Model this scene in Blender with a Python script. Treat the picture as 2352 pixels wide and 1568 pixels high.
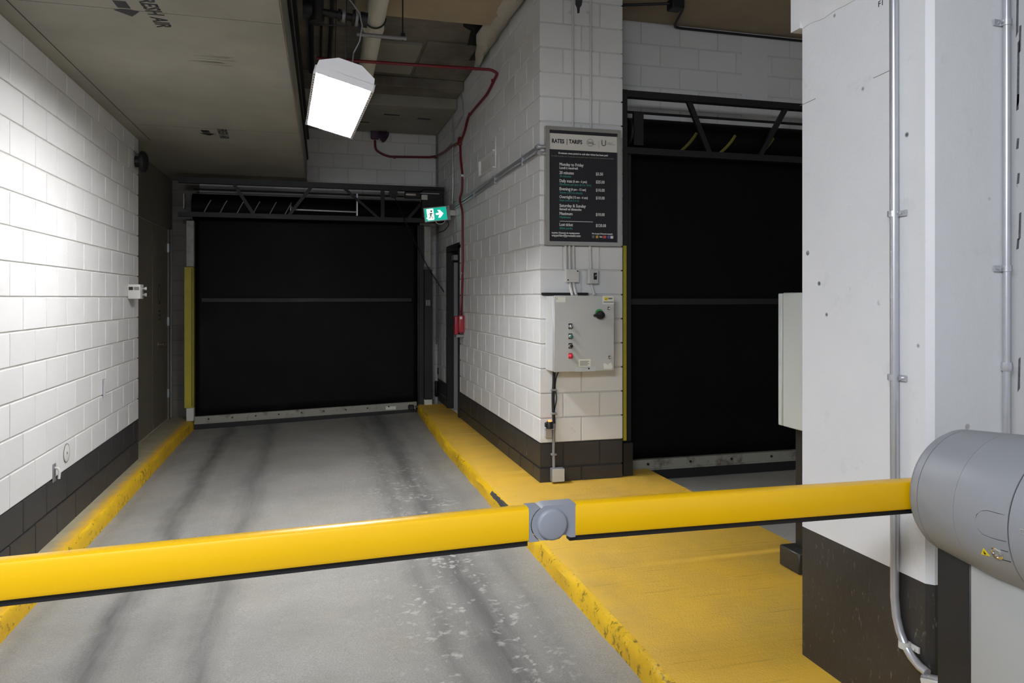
import bpy, bmesh, math, random
from mathutils import Vector, Matrix, noise
random.seed(7)
for o in list(bpy.data.objects): bpy.data.objects.remove(o)
scene = bpy.context.scene
COL = scene.collection

# ------------------------------------------------------------------ camera
EYE = 1.72                      # eye height above the ramp; +Y runs down the lane, +X to the right
F = 1700.0; YAW = math.atan((1176 - 715) / F); SN, CS = math.sin(YAW), math.cos(YAW); HOR = 682
cam = bpy.data.cameras.new('camera'); cam.sensor_width = 36; cam.lens = F / 2352 * 36
cam.shift_y = -(784 - HOR) / 2352; cam.clip_start = 0.05
co = bpy.data.objects.new('camera', cam); COL.objects.link(co)
co.location = (0, 0, EYE); co.rotation_euler = (math.pi / 2, 0, -YAW)
scene.camera = co
# ------------------------------------------------------------------ world, large lights, exposure
w = bpy.data.worlds.new('world'); scene.world = w; w.use_nodes = True
bg = w.node_tree.nodes['Background']; bg.inputs[0].default_value = (0.80, 0.88, 1.0, 1); bg.inputs[1].default_value = 0.30
vs = scene.view_settings
vs.view_transform = 'Standard'; vs.look = 'None'; vs.gamma = 1; vs.use_curve_mapping = False; vs.exposure = 1.05
al = bpy.data.lights.new('garage_hall_light', 'AREA'); al.shape = 'RECTANGLE'; al.size = 1.6; al.size_y = 0.5
al.energy = 54; al.color = (0.90, 0.94, 1.0)
ao = bpy.data.objects.new('garage_hall_light', al); COL.objects.link(ao)
ao.location = (-0.9, -0.1, 3.1); ao.rotation_euler = (math.radians(40), 0, math.radians(-28))
LAMP_STRENGTH = 118

# ------------------------------------------------------------------ photo geometry -> world helpers (ray meets a known plane)
def AX(u, v, x):
    xc = (u - 1176) / F; d = x / (SN + CS * xc); return Vector((x, d * (CS - SN * xc), (HOR - v) / F * d + EYE))
def AY(u, v, y):
    xc = (u - 1176) / F; d = y / (CS - SN * xc); return Vector((d * (SN + CS * xc), y, (HOR - v) / F * d + EYE))
def AZ(u, v, z):
    xc = (u - 1176) / F; d = (z - EYE) * F / (HOR - v); return Vector((d * (SN + CS * xc), d * (CS - SN * xc), z))

# ------------------------------------------------------------------ materials
def lin(c):
    if isinstance(c, str):
        c = [int(c[i:i + 2], 16) / 255 for i in (1, 3, 5)]
        c = [x / 12.92 if x <= .04045 else ((x + .055) / 1.055) ** 2.4 for x in c]
    return tuple(c)
MATS = {}
class NT:
    def __init__(s, m): s.t = m.node_tree; s.n = s.t.nodes; s.l = s.t.links
    def new(s, k, **kw):
        n = s.n.new(k)
        for a, b in kw.items(): setattr(n, a, b)
        return n
    def val(s, sock, v):
        if hasattr(v, 'is_linked') or hasattr(v, 'links'): s.l.new(v, sock)
        else: sock.default_value = v
    def noise(s, scale, detail=4, rough=.6, vec=None):
        n = s.new('ShaderNodeTexNoise'); n.inputs['Scale'].default_value = scale
        n.inputs['Detail'].default_value = detail; n.inputs['Roughness'].default_value = rough
        s.l.new(vec if vec else s.pos(), n.inputs['Vector']); return n.outputs['Fac']
    def pos(s):
        if not hasattr(s, '_p'): s._p = s.new('ShaderNodeNewGeometry').outputs['Position']
        return s._p
    def ramp(s, fac, a, b, lo=0., hi=1.):
        n = s.new('ShaderNodeMapRange'); n.inputs[1].default_value = a; n.inputs[2].default_value = b
        n.inputs[3].default_value = lo; n.inputs[4].default_value = hi; s.l.new(fac, n.inputs[0]); return n.outputs[0]
    def math(s, op, a, b=0., c=None):
        n = s.new('ShaderNodeMath', operation=op); s.val(n.inputs[0], a); s.val(n.inputs[1], b)
        if c is not None: s.val(n.inputs[2], c)
        return n.outputs[0]
    def mix(s, fac, a, b):
        n = s.new('ShaderNodeMix', data_type='RGBA'); s.val(n.inputs[0], fac)
        for k, v in ((6, a), (7, b)):
            if isinstance(v, tuple): n.inputs[k].default_value = (*v, 1)
            else: s.l.new(v, n.inputs[k])
        return n.outputs[2]
    def xyz(s):
        n = s.new('ShaderNodeSeparateXYZ'); s.l.new(s.pos(), n.inputs[0]); return n.outputs
def mat(name, col, rough=.6, metal=0., var=.06, vscale=3., bump=0., bscale=80., spec=.5, emit=0., extra=None):
    if name in MATS: return MATS[name]
    m = bpy.data.materials.new(name); m.use_nodes = True; t = NT(m); MATS[name] = m
    p = t.n['Principled BSDF']; c = lin(col)
    p.inputs['Roughness'].default_value = rough; p.inputs['Metallic'].default_value = metal
    p.inputs['Specular IOR Level'].default_value = spec
    f = t.noise(vscale, 5)
    a = tuple(x * (1 - var) for x in c); b = tuple(min(1, x * (1 + var)) for x in c)
    cs = t.mix(t.ramp(f, .3, .7), a, b)
    h = None
    if extra:
        r = extra(t, cs); cs = r[0]; h = r[1] if len(r) > 1 else None
        if len(r) > 2: t.l.new(r[2], p.inputs['Roughness'])
    t.l.new(cs, p.inputs['Base Color'])
    if bump or h is not None:
        hh = t.noise(bscale, 6) if h is None else (t.math('ADD', h, t.math('MULTIPLY', t.noise(bscale, 5), .3)))
        bn = t.new('ShaderNodeBump'); bn.inputs['Strength'].default_value = bump or .3; bn.inputs['Distance'].default_value = .01
        t.l.new(hh, bn.inputs['Height']); t.l.new(bn.outputs[0], p.inputs['Normal'])
    if emit:
        p.inputs['Emission Color'].default_value = (*c, 1); p.inputs['Emission Strength'].default_value = emit
    return m

def x_white(t, cs):                      # painted block: faint scuffs and a per-block shift
    oi = t.new('ShaderNodeObjectInfo').outputs['Random']
    cs = t.mix(t.ramp(oi, 0, 1, 0, .10), cs, lin('#8f8d89'))
    sc = t.ramp(t.noise(9, 8, .75), .66, .74)
    return (t.mix(t.math('MULTIPLY', sc, .25), cs, lin('#77736c')),)
M_white = mat('white_block_paint', '#e0e0e0', .55, var=.02, bump=.12, bscale=160, extra=x_white)
M_mort = mat('white_mortar', '#d0cfcb', .7, var=.03)
M_dark = mat('charcoal_block_paint', '#2d2c2d', .5, var=.12, bump=.12, bscale=160)
M_dmort = mat('charcoal_mortar', '#333233', .6)
def x_floor(t, cs):
    x, y, z = t.xyz()
    wob = t.math('MULTIPLY', t.math('SUBTRACT', t.noise(1.3, 3), .5), .25)
    xx = t.math('ADD', x, wob)
    d = None
    for c0, wd, am in ((-1.0, .12, .95), (-.5, .13, .75), (-.75, .45, .30), (.62, .10, .45), (.86, .17, .85), (1.12, .10, .35), (.8, .45, .35), (-1.42, .08, .3)):
        g = t.math('SUBTRACT', 1., t.math('ABSOLUTE', t.math('DIVIDE', t.math('SUBTRACT', xx, c0), wd)))
        g = t.math('MULTIPLY', t.math('SMOOTH_MAX', g, 0., .2), am)
        d = g if d is None else t.math('ADD', d, g)
    st = t.new('ShaderNodeMapping'); st.inputs['Scale'].default_value = (14, .9, 1); t.l.new(t.pos(), st.inputs[0])
    streak = t.noise(1, 5, .6, st.outputs[0])
    d = t.math('MULTIPLY', d, t.ramp(streak, .25, .75, .55, 1.2))
    n1 = t.ramp(t.noise(1.1, 6, .65), .3, .7)
    base = t.mix(n1, lin('#8f8e8a'), lin('#aaa8a3'))
    base = t.mix(t.math('MULTIPLY', t.ramp(t.noise(.8, 4), .45, .7), .35), base, lin('#a39c86'))
    fine = t.noise(140, 3, .7)
    base = t.mix(t.ramp(fine, .35, .70, 0, .50), base, lin('#5c5b5a'))
    col = t.mix(t.math('MINIMUM', t.math('MULTIPLY', d, .72), .78), base, lin('#3f3e40'))
    # pale bare patches on the right-hand wheel track near the barrier
    v = t.new('ShaderNodeTexVoronoi'); v.inputs['Scale'].default_value = 17
    wv = t.new('ShaderNodeVectorMath', operation='ADD'); t.l.new(t.pos(), wv.inputs[0])
    nz = t.new('ShaderNodeTexNoise'); nz.inputs['Scale'].default_value = 14; nz.inputs['Detail'].default_value = 5; t.l.new(t.pos(), nz.inputs['Vector'])
    sc = t.new('ShaderNodeVectorMath', operation='SCALE'); sc.inputs[3].default_value = .16; t.l.new(nz.outputs['Color'], sc.inputs[0])
    t.l.new(sc.outputs[0], wv.inputs[1]); t.l.new(wv.outputs[0], v.inputs['Vector'])
    sp = t.ramp(v.outputs['Distance'], .22, .42, 1, 0)
    zone = t.math('MULTIPLY', t.ramp(x, .25, .5), t.ramp(x, 1.0, 1.2, 1, 0))
    zone = t.math('MULTIPLY', zone, t.ramp(y, 4.5, 8.5, 1, .25))
    zone = t.math('MULTIPLY', zone, t.ramp(t.noise(5, 5), .44, .56))
    col = t.mix(t.math('MULTIPLY', t.math('MULTIPLY', sp, zone), .8), col, lin('#b9b7b3'))
    return (col, t.math('ADD', fine, t.noise(25, 4)), t.ramp(t.noise(3, 4), .3, .7, .55, .8))
M_floor = mat('worn_ramp_concrete', '#8a8985', .7, bump=.35, extra=x_floor)
def x_island(t, cs):
    n = t.ramp(t.noise(2.2, 6, .65), .35, .7)
    c = t.mix(n, lin('#dcb34a'), lin('#e9b93a'))
    st = t.new('ShaderNodeMapping'); st.inputs['Scale'].default_value = (2.5, 40, 6); st.inputs['Rotation'].default_value = (0, 0, .2); t.l.new(t.pos(), st.inputs[0])
    br = t.ramp(t.noise(1, 4, .6, st.outputs[0]), .62, .74)
    c = t.mix(t.math('MULTIPLY', br, .35), c, lin('#8f6d18'))
    pit = t.ramp(t.noise(60, 3, .7), .68, .74)
    c = t.mix(t.math('MULTIPLY', pit, .55), c, lin('#5a4818'))
    gr = t.ramp(t.noise(1.5, 5), .52, .75)
    c = t.mix(t.math('MULTIPLY', gr, .35), c, lin('#9a8a62'))
    return (c, t.math('ADD', t.noise(1, 5, .6, st.outputs[0]), t.noise(110, 3)))
M_island = mat('worn_yellow_floor_paint', '#d2a428', .65, bump=.35, extra=x_island)
def x_kerbface(t, cs):
    n = t.ramp(t.math('ADD', t.noise(22, 7, .75), t.math('MULTIPLY', t.math('SUBTRACT', t.noise(1.3, 3), .5), .35)), .56, .63)
    c = t.mix(t.math('MULTIPLY', n, .75), t.mix(t.ramp(t.noise(3, 5), .3, .7), lin('#d8ac10'), lin('#f0c416')), lin('#4a3d10'))
    return (c, t.noise(30, 6))
M_kerb = mat('chipped_yellow_kerb_paint', '#d8ab08', .55, bump=.5, extra=x_kerbface)
def x_kerbtop(t, cs):
    x, y, z = t.xyz()
    e = t.math('ADD', x, t.math('MULTIPLY', t.math('SUBTRACT', t.noise(14, 5), .5), .10))
    f = t.ramp(e, -1.60, -1.52)
    return (t.mix(f, t.mix(t.ramp(t.noise(5, 5), .3, .7), lin('#8f8874'), lin('#a39a80')), lin('#d3a41c')), t.noise(70, 4))
M_kerbtop = mat('dusty_kerb_top', '#a39a80', .7, bump=.25, extra=x_kerbtop)
M_soffit = mat('greenish_grey_soffit_paint', '#918e84', .7, var=.16, vscale=1.2, bump=.1, bscale=40)
def x_deck(t, cs):
    return (t.mix(t.ramp(t.noise(1.6, 7, .7), .4, .7, 0, .7), cs, lin('#3a352f')), t.noise(20, 5))
M_deck = mat('stained_concrete_deck', '#7d776e', .85, bump=.3, extra=x_deck)
M_beige = mat('beige_ceiling_board', '#a3947c', .8, var=.08, bump=.1, bscale=60)
def x_col(t, cs):
    v = t.new('ShaderNodeTexVoronoi'); v.inputs['Scale'].default_value = 9; t.l.new(t.pos(), v.inputs['Vector'])
    s = t.math('MULTIPLY', t.ramp(v.outputs['Distance'], .07, .11, 1, 0), t.ramp(t.noise(2.3, 3), .50, .54))
    sm = t.ramp(t.noise(5, 8, .7), .60, .72, 0, .18)
    c = t.mix(sm, cs, lin('#8c8b86')); c = t.mix(t.math('MULTIPLY', s, .85), c, lin('#26262a'))
    return (c, t.math('SUBTRACT', t.noise(18, 4), s))
M_col = mat('white_column_paint', '#dcdde0', .5, var=.02, bump=.18, extra=x_col)
def x_coldark(t, cs):
    st = t.new('ShaderNodeMapping'); st.inputs['Scale'].default_value = (60, 60, 22); st.inputs['Rotation'].default_value = (.6, 0, 0); t.l.new(t.pos(), st.inputs[0])
    sc = t.ramp(t.noise(1, 6, .7, st.outputs[0]), .60, .68, 0, .40)
    return (t.mix(sc, cs, lin('#8a867e')), t.noise(30, 5))
M_coldark = mat('scuffed_charcoal_column_paint', '#2c2a28', .5, var=.15, bump=.2, extra=x_coldark)
M_boom = mat('yellow_boom_enamel', '#e6b400', .32, var=.02, bump=.03, bscale=300)
M_rubber = mat('black_rubber', '#0f0e10', .6)
M_curtain = mat('black_curtain_rubber', '#060607', .6, spec=.12, var=.25, vscale=2.5, bump=.1, bscale=12)
M_grey = mat('grey_gate_plastic', '#8c8f95', .45, var=.015, bump=.03, bscale=400)
M_hinge = mat('blue_grey_hinge_plastic', '#868a94', .5, var=.02)
M_post = mat('pale_grey_post_steel', '#a7a9a8', .45, var=.02)
M_blackpanel = mat('black_post_panel', '#1d1c1c', .5, var=.06)
M_steel = mat('dark_painted_steel', '#0e0d10', .55, var=.15)
M_galv = mat('galvanised_steel', '#c0c1c6', .32, .6, var=.05, vscale=20)
M_alu = mat('brushed_aluminium', '#b4b2ac', .38, .8, var=.05, vscale=15)
M_emt = mat('painted_conduit_white', '#c9c8c4', .5, var=.03)
M_emtgrey = mat('dull_conduit_grey', '#8d8d90', .45, .3, var=.05)
M_red = mat('red_conduit_paint', '#731122', .4, var=.1)
M_redbox = mat('red_alarm_plastic', '#a12c3a', .4, var=.05)
M_cab = mat('grey_cabinet_enamel', '#bcbebc', .45, var=.02)
M_panelw = mat('pale_machine_panel', '#c3c8c6', .45, var=.02)
M_white2 = mat('white_label_stock', '#e2e1d8', .6, var=.02)
M_ink = mat('black_ink', '#16151a', .6)
M_inkw = mat('white_ink', '#e4e2e2', .6)
M_inkt = mat('teal_ink', '#3f9a90', .6)
M_inkg = mat('grey_ink', '#77776f', .6)
M_signb = mat('dark_sign_board', '#1d1c22', .55, var=.03)
M_signw = mat('pale_sign_header', '#d3d0c8', .6, var=.02)
M_olive = mat('olive_yellow_guide_paint', '#a99d2b', .55, var=.08, bump=.1)
M_greyguide = mat('weathered_grey_guide', '#9a9a96', .6, var=.2, vscale=9)
def x_rust(t, cs):
    return (t.mix(t.math('MULTIPLY', t.ramp(t.noise(6, 7, .75), .52, .68), .8), cs, lin('#4a3526')), t.noise(30, 4))
M_bar = mat('rust_spotted_bar', '#98968b', .55, .3, bump=.2, extra=x_rust)
M_wall_door = mat('taupe_door_paint', '#6d675e', .55, var=.06)
M_pipe = mat('white_pipe_enamel', '#d8d5ca', .4, var=.05)
M_black = mat('matte_black', '#0e0d0f', .6)
M_brass = mat('worn_metal_knob', '#9a8f80', .3, .9)
M_chrome = mat('chrome', '#d8d8da', .15, 1)
M_green = mat('green_button', '#2f6f66', .4); M_redbtn = mat('red_button', '#c3263f', .4); M_grn2 = mat('green_ring', '#4c9a50', .5)
M_yel = mat('yellow_sticker', '#e8d21a', .5, var=.01)
M_orange = mat('amber_lens', '#f08a3c', .3, emit=.8)
M_lamph = mat('white_lamp_housing', '#e4e2e4', .45, var=.01)
M_tube = mat('lamp_lens', '#ffffff', .5, emit=LAMP_STRENGTH)
M_louv = mat('white_louver', '#f2f2f2', .4, var=.0)
M_exitg = mat('lit_green_exit_face', '#06a58e', .5, var=.02, emit=.48)
M_exitw = mat('lit_white_exit_symbol', '#ffffff', .5, var=.0, emit=.62)
M_gold = mat('card_gold', '#c9a24a', .5); M_cred = mat('card_red', '#d4574a', .5); M_cblue = mat('card_blue', '#5a5fae', .5)
M_purple = mat('purple_ink', '#4a3550', .5)
M_sheet = mat('dusty_plastic_sheet', '#b3aea4', .45, var=.2)
M_resid = mat('grey_tape_residue', '#67666d', .7, var=.4, vscale=60)
M_dullol = mat('dull_olive_stripe', '#6a6428', .7, var=.2)
M_stain = mat('black_residue', '#3a393d', .7, var=.3)

# ------------------------------------------------------------------ object helpers
ORG = {}
def prop(o, label=None, cat=None, group=None, kind=None):
    for k, v in (('label', label), ('category', cat), ('group', group), ('kind', kind)):
        if v: o[k] = v
    return o
def thing(name, label, cat, loc, group=None):
    o = bpy.data.objects.new(name, None); COL.objects.link(o); o.empty_display_size = .05
    o.location = loc; ORG[o.name] = Vector(loc)
    return prop(o, label, cat, group)
class MB:
    def __init__(s): s.b = bmesh.new()
    def box(s, a, b, bev=0., seg=1, rot=None):
        lo = Vector((min(a[0], b[0]), min(a[1], b[1]), min(a[2], b[2]))); hi = Vector((max(a[0], b[0]), max(a[1], b[1]), max(a[2], b[2])))
        r = bmesh.ops.create_cube(s.b, size=1); vs_ = r['verts']; c = (lo + hi) / 2; d = hi - lo
        for v in vs_: v.co = Vector((v.co.x * d.x, v.co.y * d.y, v.co.z * d.z))
        if bev:
            es = list({e for v in vs_ for e in v.link_edges})
            r2 = bmesh.ops.bevel(s.b, geom=es, offset=min(bev, .49 * min(d)), segments=seg, profile=.5, affect='EDGES')
            vs_ = list({v for f in r2['faces'] for v in f.verts} | {v for v in vs_ if v.is_valid})
        for v in vs_:
            v.co = (rot @ v.co if rot else v.co) + c
        return s
    def ring(s, c, ax, r, n, ph=0.):
        ax = ax.normalized(); t = ax.orthogonal().normalized(); q = ax.cross(t)
        return [s.b.verts.new(c + t * (math.cos(ph + 2 * math.pi * i / n) * r) + q * (math.sin(ph + 2 * math.pi * i / n) * r)) for i in range(n)]
    def skin(s, rings, cap=True, smooth=True):
        n = len(rings[0])
        for A, B in zip(rings, rings[1:]):
            for i in range(n):
                f = s.b.faces.new((A[i], A[(i + 1) % n], B[(i + 1) % n], B[i])); f.smooth = smooth
        if cap:
            s.b.faces.new(list(reversed(rings[0]))); s.b.faces.new(rings[-1])
        return s
    def cyl(s, a, b, r, n=16, r2=None, smooth=True):
        a = Vector(a); b = Vector(b); ax = b - a
        return s.skin([s.ring(a, ax, r, n), s.ring(b, ax, r if r2 is None else r2, n)], smooth=smooth)
    def lathe(s, a, ax, prof, n=32):            # prof: (distance along axis, radius)
        a = Vector(a); ax = Vector(ax).normalized()
        return s.skin([s.ring(a + ax * t, ax, max(r, 1e-4), n) for t, r in prof])
    def tube(s, pts, r, n=10, bend=0.):
        P = [Vector(p) for p in pts]
        if bend:
            Q = [P[0]]
            for i in range(1, len(P) - 1):
                a, b, c = P[i - 1], P[i], P[i + 1]; l = min(bend, (a - b).length * .45, (c - b).length * .45)
                p0 = b + (a - b).normalized() * l; p1 = b + (c - b).normalized() * l
                for k in range(5):
                    t = k / 4; Q.append(p0 * (1 - t) ** 2 + b * 2 * t * (1 - t) + p1 * t * t)
            Q.append(P[-1]); P = Q
        rings = []; tg = (P[1] - P[0]).normalized(); nx = tg.orthogonal().normalized()
        for i, p in enumerate(P):
            t2 = ((P[min(i + 1, len(P) - 1)] - p).normalized() + (p - P[max(i - 1, 0)]).normalized())
            t2 = t2.normalized() if t2.length > 1e-6 else tg
            nx = (nx - t2 * nx.dot(t2)).normalized(); q = t2.cross(nx); tg = t2
            rings.append([s.b.verts.new(p + nx * (math.cos(2 * math.pi * k / n) * r) + q * (math.sin(2 * math.pi * k / n) * r)) for k in range(n)])
        return s.skin(rings)
    def bar(s, a, b, wv, hv):                   # rectangular bar along a-b, full section vectors wv, hv
        a = Vector(a); b = Vector(b); wv = Vector(wv) / 2; hv = Vector(hv) / 2
        R = [[s.b.verts.new(p + wv * i + hv * j) for i, j in ((-1, -1), (1, -1), (1, 1), (-1, 1))] for p in (a, b)]
        return s.skin(R, smooth=False)
    def prism(s, pts, ext):                     # planar polygon swept by vector ext
        ext = Vector(ext); A = [s.b.verts.new(Vector(p)) for p in pts]; B = [s.b.verts.new(Vector(p) + ext) for p in pts]
        return s.skin([A, B], smooth=False)
    def build(s, name, m, parent=None, label=None, kind=None, loc=None):
        bmesh.ops.recalc_face_normals(s.b, faces=s.b.faces)
        org = ORG[parent.name] if parent else (Vector(loc) if loc is not None else Vector((0, 0, 0)))
        for v in s.b.verts: v.co -= org
        me = bpy.data.meshes.new(name); s.b.to_mesh(me); s.b.free(); me.set_sharp_from_angle(angle=math.radians(38))
        for mm in (m if isinstance(m, (list, tuple)) else [m]): me.materials.append(mm)
        o = bpy.data.objects.new(name, me); COL.objects.link(o); ORG[o.name] = org
        if parent: o.parent = parent
        else: o.location = org
        return prop(o, label, kind=kind)
def B(): return MB()
def struct(name, mb, m, label=None): return mb.build(name, m, None, label, 'structure')
def solo(name, mb, m, label, cat, loc, group=None): return prop(mb.build(name, m, loc=loc), label, cat, group)
def text(parent, s, size, m, origin, xdir, ydir, align='LEFT', width=None, name='lettering', off=.0008, bold=0.):
    c = bpy.data.curves.new('txt', 'FONT'); c.body = s; c.size = size; c.align_x = align; c.resolution_u = 2; c.extrude = .0004; c.offset = bold
    o = bpy.data.objects.new('txt', c); me = bpy.data.meshes.new_from_object(o); bpy.data.objects.remove(o)
    xd = Vector(xdir).normalized(); yd = Vector(ydir).normalized(); zd = xd.cross(yd)
    sx = 1.
    if width and len(me.vertices):
        xs = [v.co.x for v in me.vertices]; sx = width / max(1e-5, max(xs) - min(xs))
    for v in me.vertices: v.co = Vector(origin) + xd * v.co.x * sx + yd * v.co.y + zd * (v.co.z + off) - ORG[parent.name]
    me.materials.clear(); me.materials.append(m)
    q = bpy.data.objects.new(name, me); COL.objects.link(q); q.parent = parent; ORG[q.name] = ORG[parent.name]
    return q

BLK = {}
def block(parent, lo, hi, m):
    d = tuple(round(hi[i] - lo[i], 3) for i in range(3)); k = (d, m.name)
    if k not in BLK:
        mb = B().box((-d[0] / 2, -d[1] / 2, -d[2] / 2), (d[0] / 2, d[1] / 2, d[2] / 2), .003)
        bmesh.ops.recalc_face_normals(mb.b, faces=mb.b.faces)
        me = bpy.data.meshes.new('block'); mb.b.to_mesh(me); mb.b.free(); me.materials.append(m); BLK[k] = me
    o = bpy.data.objects.new('block', BLK[k]); COL.objects.link(o); o.parent = parent
    o.location = (Vector(lo) + Vector(hi)) / 2 - ORG[parent.name]
G = .0055                                        # half joint
# ================================================================== STRUCTURE
ZR = .115                                        # the ramp rises a little towards the island
def road(x): return ZR * min(1, max(0, (x + 1.5) / 2.85))
CEIL = 4.32
# floor
mb = B(); nx, ny = 60, 80; X0, X1, Y0, Y1 = -3., 7., -4., 12.
g = [[mb.b.verts.new((X0 + (X1 - X0) * i / nx, Y0 + (Y1 - Y0) * j / ny, road(X0 + (X1 - X0) * i / nx))) for i in range(nx + 1)] for j in range(ny + 1)]
for j in range(ny):
    for i in range(nx): mb.b.faces.new((g[j][i], g[j][i + 1], g[j + 1][i + 1], g[j + 1][i])).smooth = True
low = [mb.b.verts.new((x, y, -.25)) for x, y in ((X0, Y0), (X1, Y0), (X1, Y1), (X0, Y1))]
mb.b.faces.new(low)
struct('floor', mb, M_floor)

# kerb along the left wall and the traffic island: swept profiles with a slightly uneven, chipped edge
def sweep_kerb(name, edge, prof, y0, y1, step, amp, mats, label, cat):
    """prof: list of (dx from edge, z); edge(y) gives the edge X"""
    mb = B(); rows = []; y = y0; k = 0; n = int(round((y1 - y0) / step))
    for j in range(n + 1):
        y = y0 + (y1 - y0) * j / n; row = []
        for i, (dx, z, a) in enumerate(prof):
            q = Vector((i * 3.1, y * 6, 1.7)); jx = noise.noise(q) * amp * a; jz = noise.noise(q + Vector((9, 0, 4))) * amp * a * .7
            row.append(mb.b.verts.new((edge(y) + dx + jx, y, z + jz)))
        rows.append(row)
    for A, Bq in zip(rows, rows[1:]):
        for i in range(len(prof) - 1):
            f = mb.b.faces.new((A[i], A[i + 1], Bq[i + 1], Bq[i])); f.smooth = True; f.material_index = prof_mat[i]
    mb.b.faces.new(rows[0]); mb.b.faces.new(list(reversed(rows[-1])))
    return solo(name, mb, mats, label, cat, (edge((y0 + y1) / 2), (y0 + y1) / 2, 0))
prof_mat = [1, 1, 1, 0, 0, 0, 0]
KZ = .13
ledge = lambda y: -1.492 + max(0, min(1, (y - 9.2) / 1.2)) * .02
sweep_kerb('kerb', ledge, [(0.006, -.1, 0), (.004, .05, .6), (.0, KZ - .022, 1), (-.012, KZ - .004, 1), (-.03, KZ, .5), (-.10, KZ, .2), (-.42, KZ, 0), (-.42, -.1, 0)],
           -2., 10.62, .06, .008, [M_kerbtop, M_kerb], 'narrow dusty concrete kerb with yellow edge along the left wall', 'kerb')
IZ = .222
iedge = lambda y: 1.335 + (max(0, y - 7.6) / 2.7) * .09
# island: left kerb run, full body
mb = B(); yy0, yy1 = -1.0, 5.93; st = .05; n = int((yy1 - yy0) / st); rows = []
IR = 2.865
def irow(y, xr):
    e = iedge(y); out = []
    for i, (x, z, a) in enumerate([(e - .004, -.1, 0), (e - .002, IZ - .06, .7), (e, IZ - .028, 1.2), (e + .014, IZ - .006, 1.2), (e + .035, IZ, .5), (e + .15, IZ + .002, .25), (xr - .03, IZ, .3), (xr, IZ - .02, 1), (xr + .004, -.1, 0)]):
        q = Vector((i * 3.1, y * 5, 7.7)); out.append(mb.b.verts.new((x + noise.noise(q) * .011 * a, y, z + noise.noise(q + Vector((5, 1, 2))) * .007 * a)))
    return out
n1 = int((5.70 - yy0) / st)
rows = [irow(yy0 + (5.93 - yy0) * j / n, IR) for j in range(n + 1)]
rows2 = [irow(5.93 + (10.28 - 5.93) * j / 85, 1.84) for j in range(86)]
for R in (rows, rows2):
    for A, Bq in zip(R, R[1:]):
        for i in range(8):
            f = mb.b.faces.new((A[i], A[i + 1], Bq[i + 1], Bq[i])); f.smooth = True; f.material_index = 0 if 4 <= i <= 5 else (1 if i < 4 else 0)
    mb.b.faces.new(R[0]); mb.b.faces.new(list(reversed(R[-1])))
isl = solo('traffic_island', mb, [M_island, M_kerb], 'raised yellow painted traffic island carrying the block pillar and white column', 'traffic island', (2.0, 3.0, 0))
# dark rubber patch wedged in the chipped kerb edge
mb = B(); R = []
for i in range(13):
    t = i / 12; y = 5.56 - t * .42; e = iedge(y); wd = max(.001, .002 + .016 * t * t + .012 * noise.noise(Vector((y * 30, 2, 0))))
    R.append([mb.b.verts.new(p) for p in ((e + .004, y, IZ - .03 - wd), (e + .014 + wd * .6, y, IZ - .010), (e + .014 + wd, y, IZ + .0025), (e + .010, y, IZ - .0015), (e - .003, y, IZ - .022 - wd * .5))])
mb.skin(R, smooth=False)
mb.build('broken_edge', M_stain, isl, 'dark broken patch where the kerb edge has chipped away')

# ---------------------------------------------------------------- left block wall
LX = -1.642; LEND = 7.99
wl = struct('wall_left', B().box((LX - .2, 1.4, KZ), (LX - .010, LEND - .010, .516)).box((LX - .2, -2.2, KZ), (LX - .010, 1.5, 4.4)).box((LX - .2, 1.4, .516), (LX - .010, LEND - .010, 3.40)), M_mort)
struct('baseboard_left', B().box((LX - .19, 1.38, KZ), (LX - .0095, LEND - .0095, .519)), M_dmort)
ja = AX(23, 600, LX).y; pitch = .402
k0 = -8
for r in range(-8, 8):
    z0 = EYE + r * .2 + .0; z1 = min(z0 + .2, 3.27)
    if z0 >= 3.27: continue
    off = ja if r % 2 == 0 else ja + pitch / 2
    m = M_dark if r < -6 else M_white
    y = off - 10 * pitch
    while y < LEND:
        a, b = max(y, 1.5), min(y + pitch, LEND)
        if b - a > .04: block(wl, (LX - .09, a + G, z0 + G), (LX, b - (G if b < LEND else 0), z1 - (G if z1 < 3.26 else 0)), m)
        y += pitch
# recess beyond the end of the wall with its double door
RX = -1.79
wr = struct('wall_recess', B().box((RX - .15, LEND - .3, KZ), (RX - .02, 11.0, 3.40)), M_mort)
# wall_recess painted panels
struct('trim_1', B().box((RX - .03, LEND - .02, 2.62), (RX, 10.70, 3.27)), M_wall_door)
def door_struct(name, lab=None):
    o = bpy.data.objects.new(name, None); COL.objects.link(o); ORG[o.name] = Vector((0, 0, 0)); o['kind'] = 'structure'
    return o
d1 = door_struct('door_1')
B().box((RX - .03, 8.02, .13), (RX, 8.08, 2.60)).box((RX - .03, 10.42, .13), (RX + .012, 10.52, 2.62)).box((RX - .03, 8.02, 2.60), (RX + .012, 10.52, 2.66)).build('door_frame', M_wall_door, d1)
lf1 = B().box((RX - .04, 8.09, .15), (RX - .008, 9.475, 2.59), .003).build('door_leaf', M_wall_door, d1)
lf2 = B().box((RX - .04, 9.492, .15), (RX - .008, 10.415, 2.59), .003).build('door_leaf', M_wall_door, d1)
kp = AX(365, 791, RX); 
B().lathe((RX - .008, kp.y, kp.z), (1, 0, 0), [(0, .03), (.008, .03), (.012, .012), (.04, .012), (.05, .026), (.068, .028), (.08, .016), (.083, .0)], 16).build('door_knob', M_brass, lf2, 'round worn metal knob')
for zz in (.42, 1.35, 2.3):
    B().box((RX - .01, 10.405, zz), (RX + .012, 10.425, zz + .11)).cyl((RX + .008, 10.415, zz), (RX + .008, 10.415, zz + .11), .008, 8).build('hinge', M_galv, lf2)
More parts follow.
